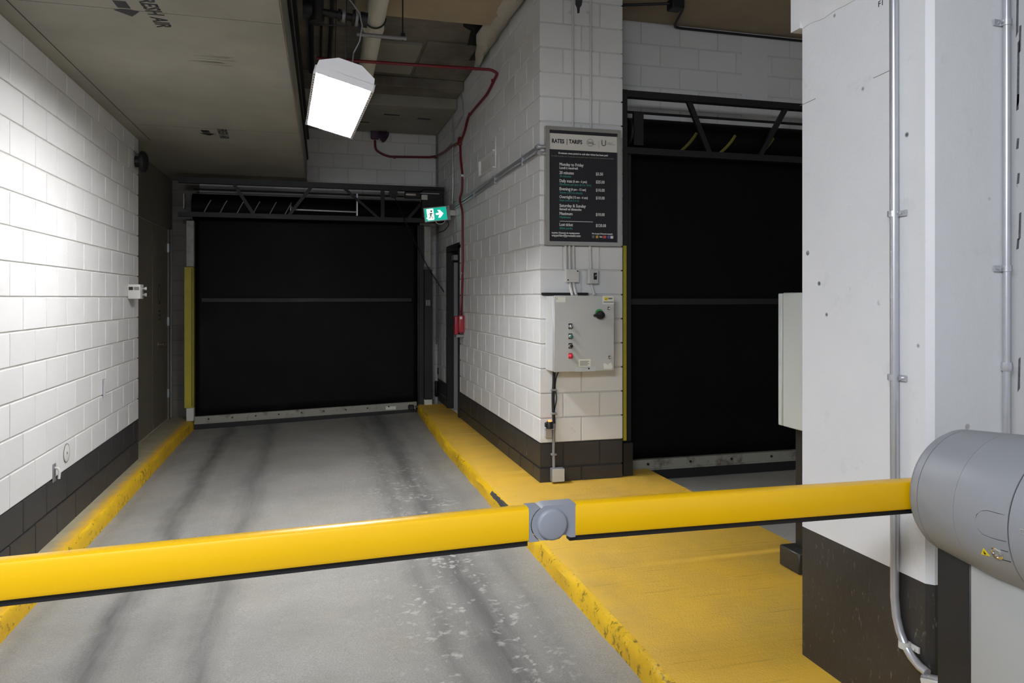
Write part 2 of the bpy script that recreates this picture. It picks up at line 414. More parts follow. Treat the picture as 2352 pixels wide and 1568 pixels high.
# stencilled pictogram on the leaf: a ring and three small bars
pc = AX(368, 675, RX)
def ring2d(c, ax1, ax2, ro, ri, thick, n=24):
    mb = B(); nrm = Vector(ax1).cross(Vector(ax2)).normalized() * thick; V = []
    for i in range(n):
        d = Vector(ax1) * math.cos(2 * math.pi * i / n) + Vector(ax2) * math.sin(2 * math.pi * i / n)
        V.append([mb.b.verts.new(Vector(c) + d * ro), mb.b.verts.new(Vector(c) + d * ri), mb.b.verts.new(Vector(c) + d * ri + nrm), mb.b.verts.new(Vector(c) + d * ro + nrm)])
    for i in range(n):
        A, Bq = V[i], V[(i + 1) % n]
        for k in range(4): mb.b.faces.new((A[k], A[(k + 1) % 4], Bq[(k + 1) % 4], Bq[k]))
    return mb
ring2d((RX - .008, pc.y, pc.z), (0, .09, 0), (0, 0, .13), 1, .82, .001).build('stencil_mark', M_black, lf2)
for k in range(3): B().box((RX - .009, pc.y - .05, pc.z - .22 - k * .05), (RX - .007, pc.y + .05, pc.z - .20 - k * .05)).build('stencil_mark', M_black, lf2)

# ---------------------------------------------------------------- soffit duct over the lane's left half ("FRESH AIR")
sx = lambda y: -.165 + (y - 4.05) / (10.24 - 4.05) * .10
mb = B()
mb.prism([(-2.2, -2.2, 3.27), (sx(-2.2), -2.2, 3.27), (sx(10.66), 10.66, 3.27), (-2.2, 10.66, 3.27)], (0, 0, .78))
sof = struct('ceiling_duct', mb, M_soffit)
# steel edge angle and ledges of the duct's side
for dz, t, m_ in ((.0, .006, M_soffit), (.34, .02, M_steel), (.62, .03, M_steel)):
    B().prism([(sx(-2) + .001, -2, 3.275 + dz), (sx(-2) + .001 + t, -2, 3.275 + dz), (sx(10.6) + .001 + t, 10.6, 3.275 + dz), (sx(10.6) + .001, 10.6, 3.275 + dz)], (0, 0, .05)).build('duct_flange', m_, sof)
for yj in (4.4, 7.3): B().prism([(-1.6, yj, 3.2695), (sx(yj), yj, 3.2695), (sx(yj), yj + .004, 3.2695), (-1.6, yj + .004, 3.2695)], (0, 0, .001)).build('seam', M_black, sof)
B().prism([(LX + .105, 1, 3.2692), (LX + .112, 1, 3.2692), (LX + .108, 8.0, 3.2692), (LX + .101, 8.0, 3.2692)], (0, 0, .001)).build('seam', M_black, sof)
# stencilled lettering on the underside
def stencil(p0, p1, up, s, size, width):
    a = AZ(*p0, 3.27); b = AZ(*p1, 3.27); u = AZ(*up, 3.27) - b; x = (b - a).normalized(); u = (u - x * u.dot(x)).normalized()
    if x.cross(u).z > 0: u = -u
    text(sof, s, size, M_ink, a, x, u, width=(b - a).length if width is None else width, off=.0006, bold=.003)
    return a, x, u
a, xd, ud = stencil((308, -14), (362, 62), (384, 55), 'FRESH AIR', .115, None)
def arrow(c, xd, ud, L, W, m=M_ink):
    P = lambda s, t: Vector(c) + xd * s + ud * t - Vector((0, 0, .0006))
    B().prism([P(-.5 * L, -.25 * W), P(-.05 * L, -.25 * W), P(-.05 * L, .25 * W), P(-.5 * L, .25 * W)], (0, 0, -.0006)).build('stencil_arrow', m, sof)
    B().prism([P(.02 * L, -.2 * W), P(.12 * L, -.5 * W), P(.5 * L, 0.05 * W), P(.12 * L, .5 * W), P(.02 * L, .2 * W)], (0, 0, -.0006)).build('stencil_arrow', m, sof)
arrow(AZ(287, 20, 3.27), xd, ud, .22, .13)
stencil((499, 296), (507, 318), (520, 317), 'FRESH AIR', .115, .42)
arrow(AZ(475, 305, 3.27), xd, ud, .24, .14)
# scuff marks
for i in range(7):
    c = AZ(480 + random.uniform(0, 60), 128 + random.uniform(0, 26), 3.27)
    B().prism([c + Vector((-.10 - .08 * random.random(), -.004, -.0004)), c + Vector((.08, .0, -.0004)), c + Vector((.05, .006, -.0004))], (0, 0, -.0005)).build('scuff', M_stain, sof)

# ---------------------------------------------------------------- ceiling
cl = struct('ceiling', B().box((-3, -4, CEIL), (7, 12, CEIL + .2)), M_deck)
B().box((.36, 1.0, 4.20), (1.60, 6.6, CEIL), .01).build('beige_board', M_beige, cl, 'flat beige ceiling board ending in a straight edge')
B().box((2.5, -1.0, 4.28), (6.9, 6.34, CEIL), .005).build('beige_board', M_beige, cl)
B().box((-.1, 8.75, 4.20), (1.772, 9.15, CEIL), .01).build('ceiling_beam', M_deck, cl)
B().box((-.1, 9.15, 4.07), (1.772, 10.69, CEIL), .012).build('ceiling_beam', M_soffit, cl)
B().box((.62, 7.55, 4.285), (1.10, 8.55, CEIL), .004).build('access_panel', M_soffit, cl)
B().box((1.14, 7.45, 4.30), (1.66, 8.6, CEIL), .004).build('access_panel', M_deck, cl)
for a, b in (((.9, 9.6), (1.1, 9.64)), ((1.35, 9.7), (1.52, 9.75)), ((.6, 10.1), (.75, 10.14))):
    B().box((a[0], a[1], 4.066), (b[0], b[1], 4.075)).build('slot', M_black, cl)
# rods and joints running along the deck
for x, r_ in ((.08, .012), (.17, .02), (-.02, .03)):
    B().tube([(x, 4.4, 4.28), (x + .02, 8.7, 4.28)], r_, 6).build('deck_rod', M_steel, cl)
# torn plastic sheet and the dark gap where ceiling meets the pillar wall
mb = B(); ns = 24; R1 = []; 
for i in range(ns + 1):
    t = i / ns; y = 5.7 + t * 2.2
    row = []
    for k in range(5):
        s_ = k / 4; x = 1.52 + s_ * .25 + noise.noise(Vector((k * 2., y * 3, 0))) * .03; z = 4.21 + s_ * .06 - .05 * math.sin(s_ * math.pi) * (1 + noise.noise(Vector((y * 4, k, 3)))) + noise.noise(Vector((y * 6, k * 1.3, 8))) * .02
        if t > .55: x += (t - .55) * .45 * (1 - s_)
        row.append(mb.b.verts.new((min(x, 1.772), y, min(z, 4.315))))
    R1.append(row)
for A, Bq in zip(R1, R1[1:]):
    for k in range(4): mb.b.faces.new((A[k], A[k + 1], Bq[k + 1], Bq[k])).smooth = True
sh = solo('plastic_sheet', mb, M_sheet, 'torn dusty plastic sheet bunched where the ceiling meets the pillar wall', 'sheet', (1.65, 6.8, 4.2))
so = sh.modifiers.new('thick', 'SOLIDIFY'); so.thickness = .006
B().prism([(1.34, 6.61, 4.305), (1.60, 6.66, 4.305), (1.72, 7.2, 4.305), (1.76, 7.9, 4.305), (1.64, 7.95, 4.305), (1.55, 7.45, 4.305), (1.50, 7.05, 4.305), (1.40, 6.95, 4.305)], (0, 0, .012)).build('dark_hole', M_black, cl)

# ---------------------------------------------------------------- pillar between the two doors
PX, PY, PR, PEND = 1.778, 5.698, 2.498, 9.02
ZB = EYE - 1.18                                   # top of the dark band
DY0, DY1, DZ = 9.05, 9.90, 2.37                   # side doorway in the long face
bk = B().box((PX + .010, PY + .010, IZ), (PR - .010, DY0, CEIL)).box((PX + .010, DY1, .10), (PR - .010, 10.9, CEIL)).box((PX + .010, DY0 - .01, DZ), (PR - .010, DY1 + .01, CEIL)).box((PX + .45, DY0 - .01, .10), (PR - .010, DY1 + .01, DZ + .01))
wp = struct('wall_pillar', bk, M_mort)
struct('baseboard_pillar', B().box((PX + .0095, PY + .0095, IZ), (PR - .0095, DY0, ZB + .002)), M_dmort)
SP = .386
for r in range(-2, 19):
    z0 = ZB + r * .2; z1 = min(z0 + .2, CEIL)
    if r == -2: z0 = IZ - G
    m = M_dark if r < 0 else M_white
    A = (r % 2 == 1)
    za, zb_ = z0 + G, z1 - G
    cx_, cy_ = (.20, .375) if A else (.358, .19)
    block(wp, (PX, PY, za), (PX + cx_ - G, PY + cy_ - G, zb_), m)
    js = [.20, .518] if A else [.358]
    js = js + [PR - PX]
    for a, b in zip(js, js[1:]): block(wp, (PX + a + G, PY, za), (PX + b - (G if b < .7 else 0), PY + .09, zb_), m)
    y = PY + cy_
    while y < 10.68:
        a, b = y, min(y + SP, 10.69)
        if z1 > DZ + .02:
            if b - a > .04: block(wp, (PX, a + G, max(za, DZ if (a > DY0 - .3 and z0 < DZ) else za)), (PX + .09, b - G, zb_), m)
        else:
            if a < DY0:
                b2 = min(b, DY0)
                if b2 - a > .04: block(wp, (PX, a + G, za), (PX + .09, b2 - G, zb_), m)
            if b > DY1:
                a2 = max(a, DY1)
                if b - a2 > .04: block(wp, (PX, a2 + G, za), (PX + .09, b - G, zb_), m)
        y += SP
# side doorway
d2 = door_struct('door_2')
B().box((PX - .012, DY0 - .02, IZ), (PX + .10, DY0 + .05, DZ)).box((PX - .012, DY1 - .05, IZ), (PX + .10, DY1 + .02, DZ)).box((PX - .012, DY0 - .02, DZ - .05), (PX + .10, DY1 + .02, DZ + .03)).build('door_frame', M_steel, d2)
lf = B().box((PX + .10, DY0 + .05, IZ + .01), (PX + .14, DY1 - .05, DZ - .05)).build('door_leaf', M_blackpanel, d2)
dp = AX(1042.5, 700, PX + .02)
B().box((PX + .02, dp.y - .012, IZ + .02), (PX + .10, dp.y + .012, DZ - .2)).build('edge_strip', M_emtgrey, d2, 'pale vertical edge strip')
B().box((PX + .01, dp.y - .05, DZ - .17), (PX + .09, dp.y + .12, DZ - .10), .005).build('door_closer', M_emtgrey, d2)

# ---------------------------------------------------------------- back wall behind the lane door and the wall above the second door
BY = 10.70
wb = struct('wall_back', B().box((-2.2, BY + .009, .0), (PX, BY + .2, 4.4)), M_mort)
for r in range(13, 18):
    z0 = ZB + r * .2; y_ = (r % 2) * .2
    if z0 < 3.0: continue
    x = -.3 - y_
    while x < PX:
        a, b = x, min(x + .4, PX - .0)
        if b - a > .03 and z0 < 4.1: block(wb, (a + G, BY, z0 + G), (b - G, BY + .09, min(z0 + .2, 4.07) - G), M_white)
        x += .4
for r in range(-2, 14):
    z0 = ZB + r * .2
    if r == -2: z0 = IZ - G
    block(wb, (1.64, BY, z0 + G), (PX - .004, BY + .09, ZB + r * .2 + .2 - G), M_white)
    if r >= -1: block(wb, (RX + .002, BY, z0 + G), (-1.56, BY + .09, z0 + .2 - G), M_wall_door)
YW = 6.33
w2 = struct('wall_front', B().box((5.9, YW - .1, .0), (6.9, YW + .2, 2.95)).box((PR - .02, YW + .009, 2.9), (6.9, YW + .2, CEIL)), M_mort)
struct('wall_jamb', B().box((PR - .1, PY + .2, .10), (PR - .008, YW + .3, CEIL)), M_steel)
for r in range(12, 20):
    z0 = 4.276 - (19 - r) * .2; z1 = min(z0 + .2, 4.278 if r == 18 else CEIL)
    x = PR + .02 + (-.16 if r % 2 else .04)
    while x < 6.2:
        a, b = max(x, PR), min(x + .4, 6.2)
        if b - a > .03 and z1 - z0 > .03: block(w2, (a + G, YW, z0 + G), (b - G, YW + .09, z1 - G), M_white)
        x += .4
struct('trim_3', B().box((RX - .01, BY + .0075, .0), (-1.45, BY + .02, 3.27)), M_wall_door)
struct('trim_2', B().box((4.02, YW - .004, 3.0), (4.30, YW + .02, 4.275)), M_white)
struct('wall_right', B().box((6.2, -1, .0), (6.4, 6.6, CEIL)), M_white)

# ---------------------------------------------------------------- roll-up doors
def helix_mark(parent, x, yc, zc, r, m, dx=.10, a0=140, a1=205, w_=.012, name='drum_stripe'):
    mb = B(); P = []
    for i in range(7):
        a = math.radians(a0 + (a1 - a0) * i / 6); P.append(Vector((x - dx / 2 + dx * i / 6, yc + math.cos(a) * (r + .003), zc - math.sin(a) * -(r + .003) * -1)))
    mb.tube(P, w_ / 2, 5); return mb.build(name, m, parent)
def rollup(name, x0, x1, yc, yt, zl, zr, bar_h, seal_h, ztb, zb0, zb1, ztop0, ztop1, diags, marks, mark_m, drum_r, n_bolt, tx0=None, tx1=None):
    """curtain at yc between x0..x1, truss face at yt; zb*: bottom chord, ztop*: top chord"""
    d = door_struct(name); lerp = lambda x: zl + (zr - zl) * (x - x0) / (x1 - x0)
    tx0 = x0 - .06 if tx0 is None else tx0; tx1 = x1 + .06 if tx1 is None else tx1
    mb = B(); n = 40; R = []
    for i in range(n + 1):
        x = x0 + (x1 - x0) * i / n; z0 = lerp(x) + seal_h + .02
        R.append([mb.b.verts.new((x, yc + .02 + .004 * math.sin(z * 9 + i * .2) + dy, z)) for dy, z in [(0, z0 + (ztb + .15 - z0) * k / 16) for k in range(17)]])
    for A, Bq in zip(R, R[1:]):
        for k in range(16): mb.b.faces.new((A[k], Bq[k], Bq[k + 1], A[k + 1])).smooth = True
    cu = mb.build('curtain', M_curtain, d, 'smooth black rubber curtain'); s_ = cu.modifiers.new('thick', 'SOLIDIFY'); s_.thickness = .012; s_.offset = 1
    mid = 1.68
    B().box((x0 + .08, yc - .012, mid - .030), (x1 - .08, yc + .022, mid + .030), .006).build('middle_rail', M_rubber, d)
    rot = Vector((0, 0, 1))
    B().bar((x0, yc - .005, lerp(x0) + seal_h + bar_h / 2), (x1 - .02, yc - .005, lerp(x1) + seal_h + bar_h / 2), (0, .05, 0), (0, 0, bar_h)).build('bottom_bar', M_bar, d, 'rust spotted metal bottom bar')
    B().bar((x0, yc - .025, lerp(x0) + seal_h), (x1 - .02, yc - .025, lerp(x1) + seal_h), (0, .03, 0), (0, 0, .014)).build('bar_lip', M_bar, d)
    B().bar((x0 - .01, yc, lerp(x0) + seal_h / 2), (x1 - .02, yc, lerp(x1) + seal_h / 2), (0, .07, 0), (0, 0, seal_h)).build('bottom_seal', M_rubber, d)
    for k in range(n_bolt):
        x = x0 + (x1 - x0) * (k + .6) / n_bolt; z = lerp(x) + seal_h + bar_h * .55
        B().cyl((x, yc - .028, z), (x, yc - .040, z), .011, 8).build('bolt', M_black, d)
    ch = .07
    B().bar((tx0, yt, (ztop0 + ztop1) / 2), (tx1, yt, (ztop0 + ztop1) / 2), (0, ch, 0), (0, 0, ztop1 - ztop0)).build('top_chord', M_steel, d)
    B().bar((tx0, yt, (zb0 + zb1) / 2), (tx1, yt, (zb0 + zb1) / 2), (0, ch, 0), (0, 0, zb1 - zb0)).build('bottom_chord', M_steel, d)
    for xa, xb in diags:
        B().bar((xa, yt, ztop0 + .01), (xb, yt, zb1 - .01), (.05, 0, 0), (0, .03, 0)).build('diagonal_brace', M_steel, d)
    zc = (zb1 + ztop0) / 2 - .07; yd = yc + .02 + .0
    B().cyl((x0 - .02, yd, zc), (x1 + .02, yd, zc), drum_r, 32).build('curtain_drum', M_curtain, d)
    for x in marks: helix_mark(d, x, yd, zc, drum_r, mark_m, *((.13, 128, 190, .026) if mark_m is M_dullol else ()))
    B().cyl((x0 - .02, yd + .02, zc + drum_r + .06), (x1 + .02, yd + .02, zc + drum_r + .06), .012, 8).build('tension_rod', M_steel, d)
    return d
d3 = rollup('door_3', -1.462, 1.44, 10.35, 10.0, .005, .095, .09, .075, 2.75, 2.725, 2.785, 3.145, 3.215,
            [(-.95, -.71), (.0, -.28), (.42, .86), (.92, .92), (1.58, 1.26)], [AY(u, 480, 10.2).x + .03 for u in (469, 506, 545, 582, 620, 655)], M_greyguide, .17, 10, tx0=-1.60, tx1=1.75)
# bare shaft with its discs, end plates
p0 = AY(672, 481, 10.12); p1 = AY(820, 487, 10.12)
B().cyl(p0, p1, .013, 10).build('shaft', M_galv, d3)
B().lathe(p0 + Vector((-.03, 0, 0)), (1, 0, 0), [(0, .012), (.0, .075), (.012, .078), (.02, .05), (.035, .03), (.04, .0)], 20).build('shaft_disc', M_galv, d3)
pp = AY(820, 460, 10.08); B().box((pp.x - .012, 10.05, 2.80), (pp.x + .012, 10.14, 3.10), .004).build('bearing_plate', M_galv, d3)
pp = AY(423, 460, 10.08); B().box((pp.x - .008, 10.05, 2.83), (pp.x + .008, 10.14, 3.02), .003).build('bearing_plate', M_emtgrey, d3)
# guides left and right
def guide(d, xa, xb, ya, yb, segs):
    for z0, z1, m_, nm in segs:
        B().box((xa, ya, z0), (xb, yb, z1), .004).build(nm, m_, d)
guide(d3, -1.567, -1.455, 10.22, 10.34, [(.30, 2.105, M_olive, 'guide_post')])
B().box((-1.475, 10.205, .32), (-1.470, 10.222, 2.09)).build('guide_slot', M_black, d3)
guide(d3, -1.545, -1.455, 10.23, 10.34, [(2.11, 2.70, M_greyguide, 'guide_cap'), (.13, .298, M_emt, 'guide_foot')])
guide(d3, 1.515, 1.605, 10.22, 10.34, [(2.14, 2.70, M_greyguide, 'guide_cap')])
guide(d3, 1.515, 1.625, 10.23, 10.34, [(.30, 2.10, M_steel, 'guide_post'), (.222, .295, M_emt, 'guide_foot')])
B().box((1.452, 10.30, .23), (1.515, 10.36, 2.72)).build('guide_lip', M_steel, d3)
for k in range(3): B().box((1.535 + k * .022, 10.225, 1.60), (1.550 + k * .022, 10.232, 1.68)).build('guide_label', M_emtgrey, d3)
bl = AY(897, 935, 10.35); bl.y = 10.318
B().box((bl.x - .07, 10.312, .165), (bl.x + .07, 10.322, .21)).build('maker_plate', M_white2, d3)
B().box((1.30, 10.285, .15), (1.38, 10.33, .22), .008).cyl((1.40, 10.30, .18), (1.44, 10.30, .20), .02, 8).build('cable_clamp', M_steel, d3)

d4 = rollup('door_4', 2.60, 5.90, 5.98, 5.80, .12, .12, .085, .09, 3.0, 2.93, 2.985, 3.41, 3.465,
            [(3.16, 3.36), (4.13, 3.86), (4.6, 4.85)], [AY(1583, 320, 5.85).x, AY(1672, 325, 5.85).x, AY(1760, 330, 5.85).x], M_dullol, .16, 8, tx0=2.52, tx1=6.0)
B().box((2.515, 5.72, .52), (2.545, 5.86, 2.15), .003).build('guide_post', M_olive, d4)
B().box((2.515, 5.72, .23), (2.60, 5.99, .50)).box((2.545, 5.80, .50), (2.62, 5.99, 2.93)).box((2.515, 5.74, 2.15), (2.56, 5.95, 3.46)).build('guide_post', M_steel, d4)
B().lathe((2.60, 5.86, 3.13), (1, 0, 0), [(0, .05), (0, .12), (.02, .12), (.03, .09), (.06, .05), (.06, 0)], 20).build('chain_wheel', M_steel, d4)
B().box((2.66, 5.83, 3.02), (2.75, 5.86, 3.30)).build('bearing_plate', M_steel, d4)

# ================================================================== WHITE COLUMN (right)
CXX, CF, CN = 1.986, 2.675, 2.012
ch_ = .02
out = [(CXX, CF), (CXX, CN + ch_), (CXX + ch_, CN), (2.82, CN), (2.82, CF)]
wc = struct('wall_column', B().prism([(x, y, .76) for x, y in out], (0, 0, CEIL - .76)), M_col)
mb = B(); mb.prism([(x, y, IZ) for x, y in out], (0, 0, .76 - IZ)); struct('baseboard_column', mb, M_coldark)
mb = B(); zt = 2.842; n = 30; 
R = []
for i in range(n + 1):
    y = CN - .02 + (CF + .05 - CN) * i / n; j = noise.noise(Vector((y * 12, 0, 0))) * .008
    R.append([mb.b.verts.new(p) for p in ((CXX + .05, y, zt + .015), (CXX - .004, y, zt + j), (CXX - .020, y, zt + .03 + j), (CXX - .022, y, CEIL), (CXX + .05, y, CEIL))])
mb.skin(R, smooth=False); mb.box((CXX - .02, CF - .01, zt), (2.82, CF + .05, CEIL)); mb.build('column_head', M_col, wc, 'rough projecting concrete head')
for (u, v, ln) in ((1855, 236, .10), (2025, 172, .08)):     # formwork seams
    p = AX(u, v, CXX)
    B().bar((CXX - .0006, p.y + ln / 2, p.z + (0 if u < 1900 else .0)), (CXX - .0006, p.y - ln / 2, p.z + .004), (.002, 0, 0), (0, 0, .0016)).build('form_seam', M_inkg, wc)
text(wc, 'F1', .03, M_ink, AX(2017, 17, CXX), (0, -1, 0), (0, 0, 1))
# tape residue streaks on the front face
for k in range(9):
    p = AY(2338 + random.uniform(-2, 5), [20, 90, 170, 235, 330, 410, 520, 560, 860][k], CN); h = [.10, .05, .12, .03, .02, .02, .05, .02, .06][k]
    B().prism([(p.x - .006, CN - .0002, p.z - h), (p.x + .004, CN - .0002, p.z - h * .8), (p.x + .007, CN - .0002, p.z + h), (p.x - .002, CN - .0002, p.z + h * .9)], (0, -.0006, 0)).build('tape_residue', M_resid, wc)

# conduits on the column
def strap(parent, p, axis_out, along, r, m=M_galv):
    """pipe strap: a band round the pipe with a foot holding a screw"""
    p = Vector(p); ao_ = Vector(axis_out); al_ = Vector(along)
    mb = B(); mb.lathe(p - Vector((0, 0, .010)), (0, 0, 1), [(0, r + .001), (0, r + .004), (.02, r + .004), (.02, r + .001)], 14)
    f = p + al_ * (r + .016) - ao_ * (r - .004)
    d_ = al_ * .018 + ao_ * .003 + Vector((0, 0, .010)); mb.box(f - d_, f + d_)
    mb.cyl(f + ao_ * .002, f + ao_ * .009, .006, 8)
    return mb.build('pipe_strap', m, parent)
cy = AX(2052, 700, CXX - .016)
r_ = .0145; cxp = CXX - r_ - .003
cA = thing('steel_conduit', 'vertical galvanised conduit on the left face of the white column, curving at its foot', 'conduit', (cxp, cy.y, .3))
fp = [AX(u, v, cxp) for u, v in ((2055, 1290), (2055, 1370), (2059, 1415), (2067, 1450), (2078, 1480), (2094, 1508), (2112, 1530), (2130, 1545))]
path = [(cxp, cy.y, 4.3)] + fp
B().tube(path, r_, 16).build('pipe', M_galv, cA)
for v in (491, 866): strap(cA, (cxp, cy.y, AX(2052, v, cxp).z), (-1, 0, 0), (0, -1, 0), r_)
strap(cA, fp[4], (-1, 0, 0), (0, -1, 0), r_ + .002, M_emt)
e_ = fp[-1]
B().box((cxp - .022, e_.y - .095, e_.z - .052), (cxp + .014, e_.y + .012, e_.z + .010), .014, 3, Matrix.Rotation(math.radians(-18), 3, 'X')).build('conduit_body', M_emtgrey, cA)
B().box((cxp - .027, e_.y - .085, e_.z - .040), (cxp - .020, e_.y + .002, e_.z + .0), .003, 1, Matrix.Rotation(math.radians(-18), 3, 'X')).build('cover_plate', M_emt, cA)
cz = AY(2316, 700, CN - .02); r2_ = .0125
cB = thing('steel_conduit', 'vertical galvanised conduit on the shaded front face of the column above the gate drum', 'conduit', (cz.x, CN - .02, .5))
B().tube([(cz.x, CN - r2_ - .002, 4.3), (cz.x, CN - r2_ - .002, .5)], r2_, 14).build('pipe', M_galv, cB)
for v in (57, 617): strap(cB, (cz.x, CN - r2_ - .002, AY(2316, v, CN).z), (0, -1, 0), (-1, 0, 0), r2_)
B().lathe((cz.x, CN - r2_ - .002, AY(2316, 850, CN).z), (0, 0, 1), [(0, r2_ + .001), (0, .017), (.015, .019), (.03, .017), (.03, r2_)], 8).build('coupling', M_galv, cB)

# ================================================================== BARRIER GATE
BYF = 1.83; BH = .088; BD = .05
gate = thing('barrier_gate', 'grey drum barrier gate with yellow boom lowered across the lane', 'barrier gate', (1.9, 1.65, IZ + .005))
def boom_sec(xa, xb, za, zb_):                    # rounded box section, za/zb_ = centre heights at both ends
    mb = B(); R = []
    c = .012
    sec = [(-BD / 2 + c, -BH / 2), (BD / 2 - c, -BH / 2), (BD / 2 - c * .3, -BH / 2 + c * .3), (BD / 2, -BH / 2 + c), (BD / 2, BH / 2 - c), (BD / 2 - c * .3, BH / 2 - c * .3), (BD / 2 - c, BH / 2), (-BD / 2 + c, BH / 2), (-BD / 2 + c * .3, BH / 2 - c * .3), (-BD / 2, BH / 2 - c), (-BD / 2, -BH / 2 + c), (-BD / 2 + c * .3, -BH / 2 + c * .3)]
    for x, z in ((xa, za), (xb, zb_)): R.append([mb.b.verts.new((x, BYF + BD / 2 + a, z + b)) for a, b in sec])
    return mb.skin(R, smooth=False)
zf = lambda u, v: AY(u, v, BYF).z
hxl, hxr = AY(1215, 1200, BYF).x, AY(1322, 1190, BYF).x
zR0 = (zf(1322, 1158) + zf(1322, 1231)) / 2; zR1 = (zf(2092, 1106) + zf(2092, 1171)) / 2
zL1 = (zf(1214, 1167) + zf(1214, 1246)) / 2; zL0 = (zf(0, 1292) + zf(0, 1383)) / 2
xl = -1.25; xlz = zL0 + (zL0 - zL1) / (AY(0, 1300, BYF).x - hxl) * (xl - AY(0, 1300, BYF).x)
xr_end = 1.80; zR2 = zR1 + (zR1 - zR0) / (AY(2092, 1140, BYF).x - hxr) * (xr_end - AY(2092, 1140, BYF).x)
bl_ = boom_sec(xl, hxl, xlz, zL1).build('boom', M_boom, gate, 'yellow outer boom section reaching across the lane')
br_ = boom_sec(hxr, xr_end, zR0, zR2).build('boom', M_boom, gate, 'yellow inner boom section next to the drum')
B().bar((xl, BYF + .026, xlz - BH / 2 - .006), (hxl + .0, BYF + .026, zL1 - BH / 2 - .006), (0, .026, 0), (0, 0, .014)).build('boom_edge_strip', M_rubber, bl_)
B().bar((hxr - .012, BYF + .026, zR0 - BH / 2 - .006), (xr_end - .02, BYF + .026, zR2 - BH / 2 - .006), (0, .026, 0), (0, 0, .014)).build('boom_edge_strip', M_rubber, br_)
# folding hinge of the boom
hc = AY(1270, 1204, BYF - .006); zc_ = hc.z; hr = .047
hg = B()
pts = [(hxl, zL1 - BH / 2), (hxl + .018, zL1 - BH / 2)]
for i in range(9):
    a = math.radians(236 - (236 - 124) * i / 8); pts.append((hc.x + math.cos(a) * (hr + .011), zc_ + math.sin(a) * (hr + .011) * .9))
pts += [(hxl + .030, zL1 + BH / 2), (hxl, zL1 + BH / 2)]
hg.prism([(x, BYF + .001, z) for x, z in pts], (0, BD - .002, 0)); hg.build('hinge_knuckle', M_hinge, gate)
hg = B(); zt_ = (zR0 + BH / 2); zb2 = zR0 - BH / 2
pts = []
for i in range(9):
    a = math.radians(126 + (236 - 126) * i / 8); pts.append((hc.x + math.cos(a) * (hr + .0085), zc_ + math.sin(a) * (hr + .0085) * .9))
pts += [(hc.x - .012, zb2 - .002), (hc.x + .020, zb2 - .001), (hc.x + .030, zb2 + .008), (hc.x + .036, zb2 + .008), (hxr - .014, zb2), (hxr, zb2), (hxr, zt_), (hc.x - .020, zt_)]
hg.prism([(x, BYF + .001, z) for x, z in pts], (0, BD - .002, 0)); hb = hg.build('hinge_block', M_hinge, gate)
B().lathe((hc.x, BYF + .004, zc_ - .001), (0, -1, 0), [(0, .041), (.008, .041), (.012, .038), (.0135, .034), (.0135, .0)], 40).build('hinge_disc', M_hinge, hb, 'round flat hinge cap')
# drum
ax_ = (1.903, 0, 1.132)
def rad(y): return .186 + max(0, min(1, (1.82 - y) / .22)) * .020 + (0 if y > 1.5 else -.0)
def drum_part(name, y0, y1, fillet0=0., fillet1=0., m=M_grey):
    prof = []
    n = 10
    for i in range(n + 1):
        y = y0 + (y1 - y0) * i / n; prof.append((y0 - y, rad(y)))
    if fillet0: prof = [(0, .02), (0, rad(y0) - fillet0), (fillet0 * .25, rad(y0) - fillet0 * .3)] + [(fillet0 * .9 + (y0 - y1 - fillet0 * .9) * i / n, rad(y0 - fillet0 * .9 - (y0 - y1 - fillet0 * .9) * i / n)) for i in range(n + 1)]
    if fillet1:
        L = y0 - y1; prof = [p for p in prof if p[0] < L - fillet1] + [(L - fillet1, rad(y1)), (L - fillet1 * .4, rad(y1) - fillet1 * .15), (L - fillet1 * .1, rad(y1) - fillet1 * .5), (L, rad(y1) - fillet1), (L, .0)]
    if not fillet0: prof = [(prof[0][0], .02)] + prof
    if not fillet1: prof = prof + [(prof[-1][0], .02)]
    return B().lathe((ax_[0], y0, ax_[2]), (0, -1, 0), prof, 72).build(name, m, gate)
drum_part('drum_rim', 1.825, 1.785, fillet0=.018)
B().lathe((ax_[0], 1.787, ax_[2]), (0, -1, 0), [(0, .05), (0, .1845), (.006, .1845), (.006, .05)], 72).build('drum_seam', M_black, gate)
dm = drum_part('drum_body', 1.7825, 1.6455)
drum_part('drum_body', 1.6445, 1.478)
B().lathe((ax_[0], 1.648, ax_[2]), (0, -1, 0), [(0, .05), (0, .2005), (.006, .2005), (.006, .05)], 72).build('drum_seam', M_steel, gate)
B().lathe((ax_[0], 1.481, ax_[2]), (0, -1, 0), [(0, .05), (0, .203), (.007, .203), (.007, .05)], 72).build('drum_seam', M_black, gate)
drum_part('drum_face', 1.474, 1.40, fillet1=.03)
B().cyl((ax_[0], 1.82, ax_[2]), (ax_[0], 1.89, ax_[2]), .055, 32).build('boom_hub', M_steel, gate)
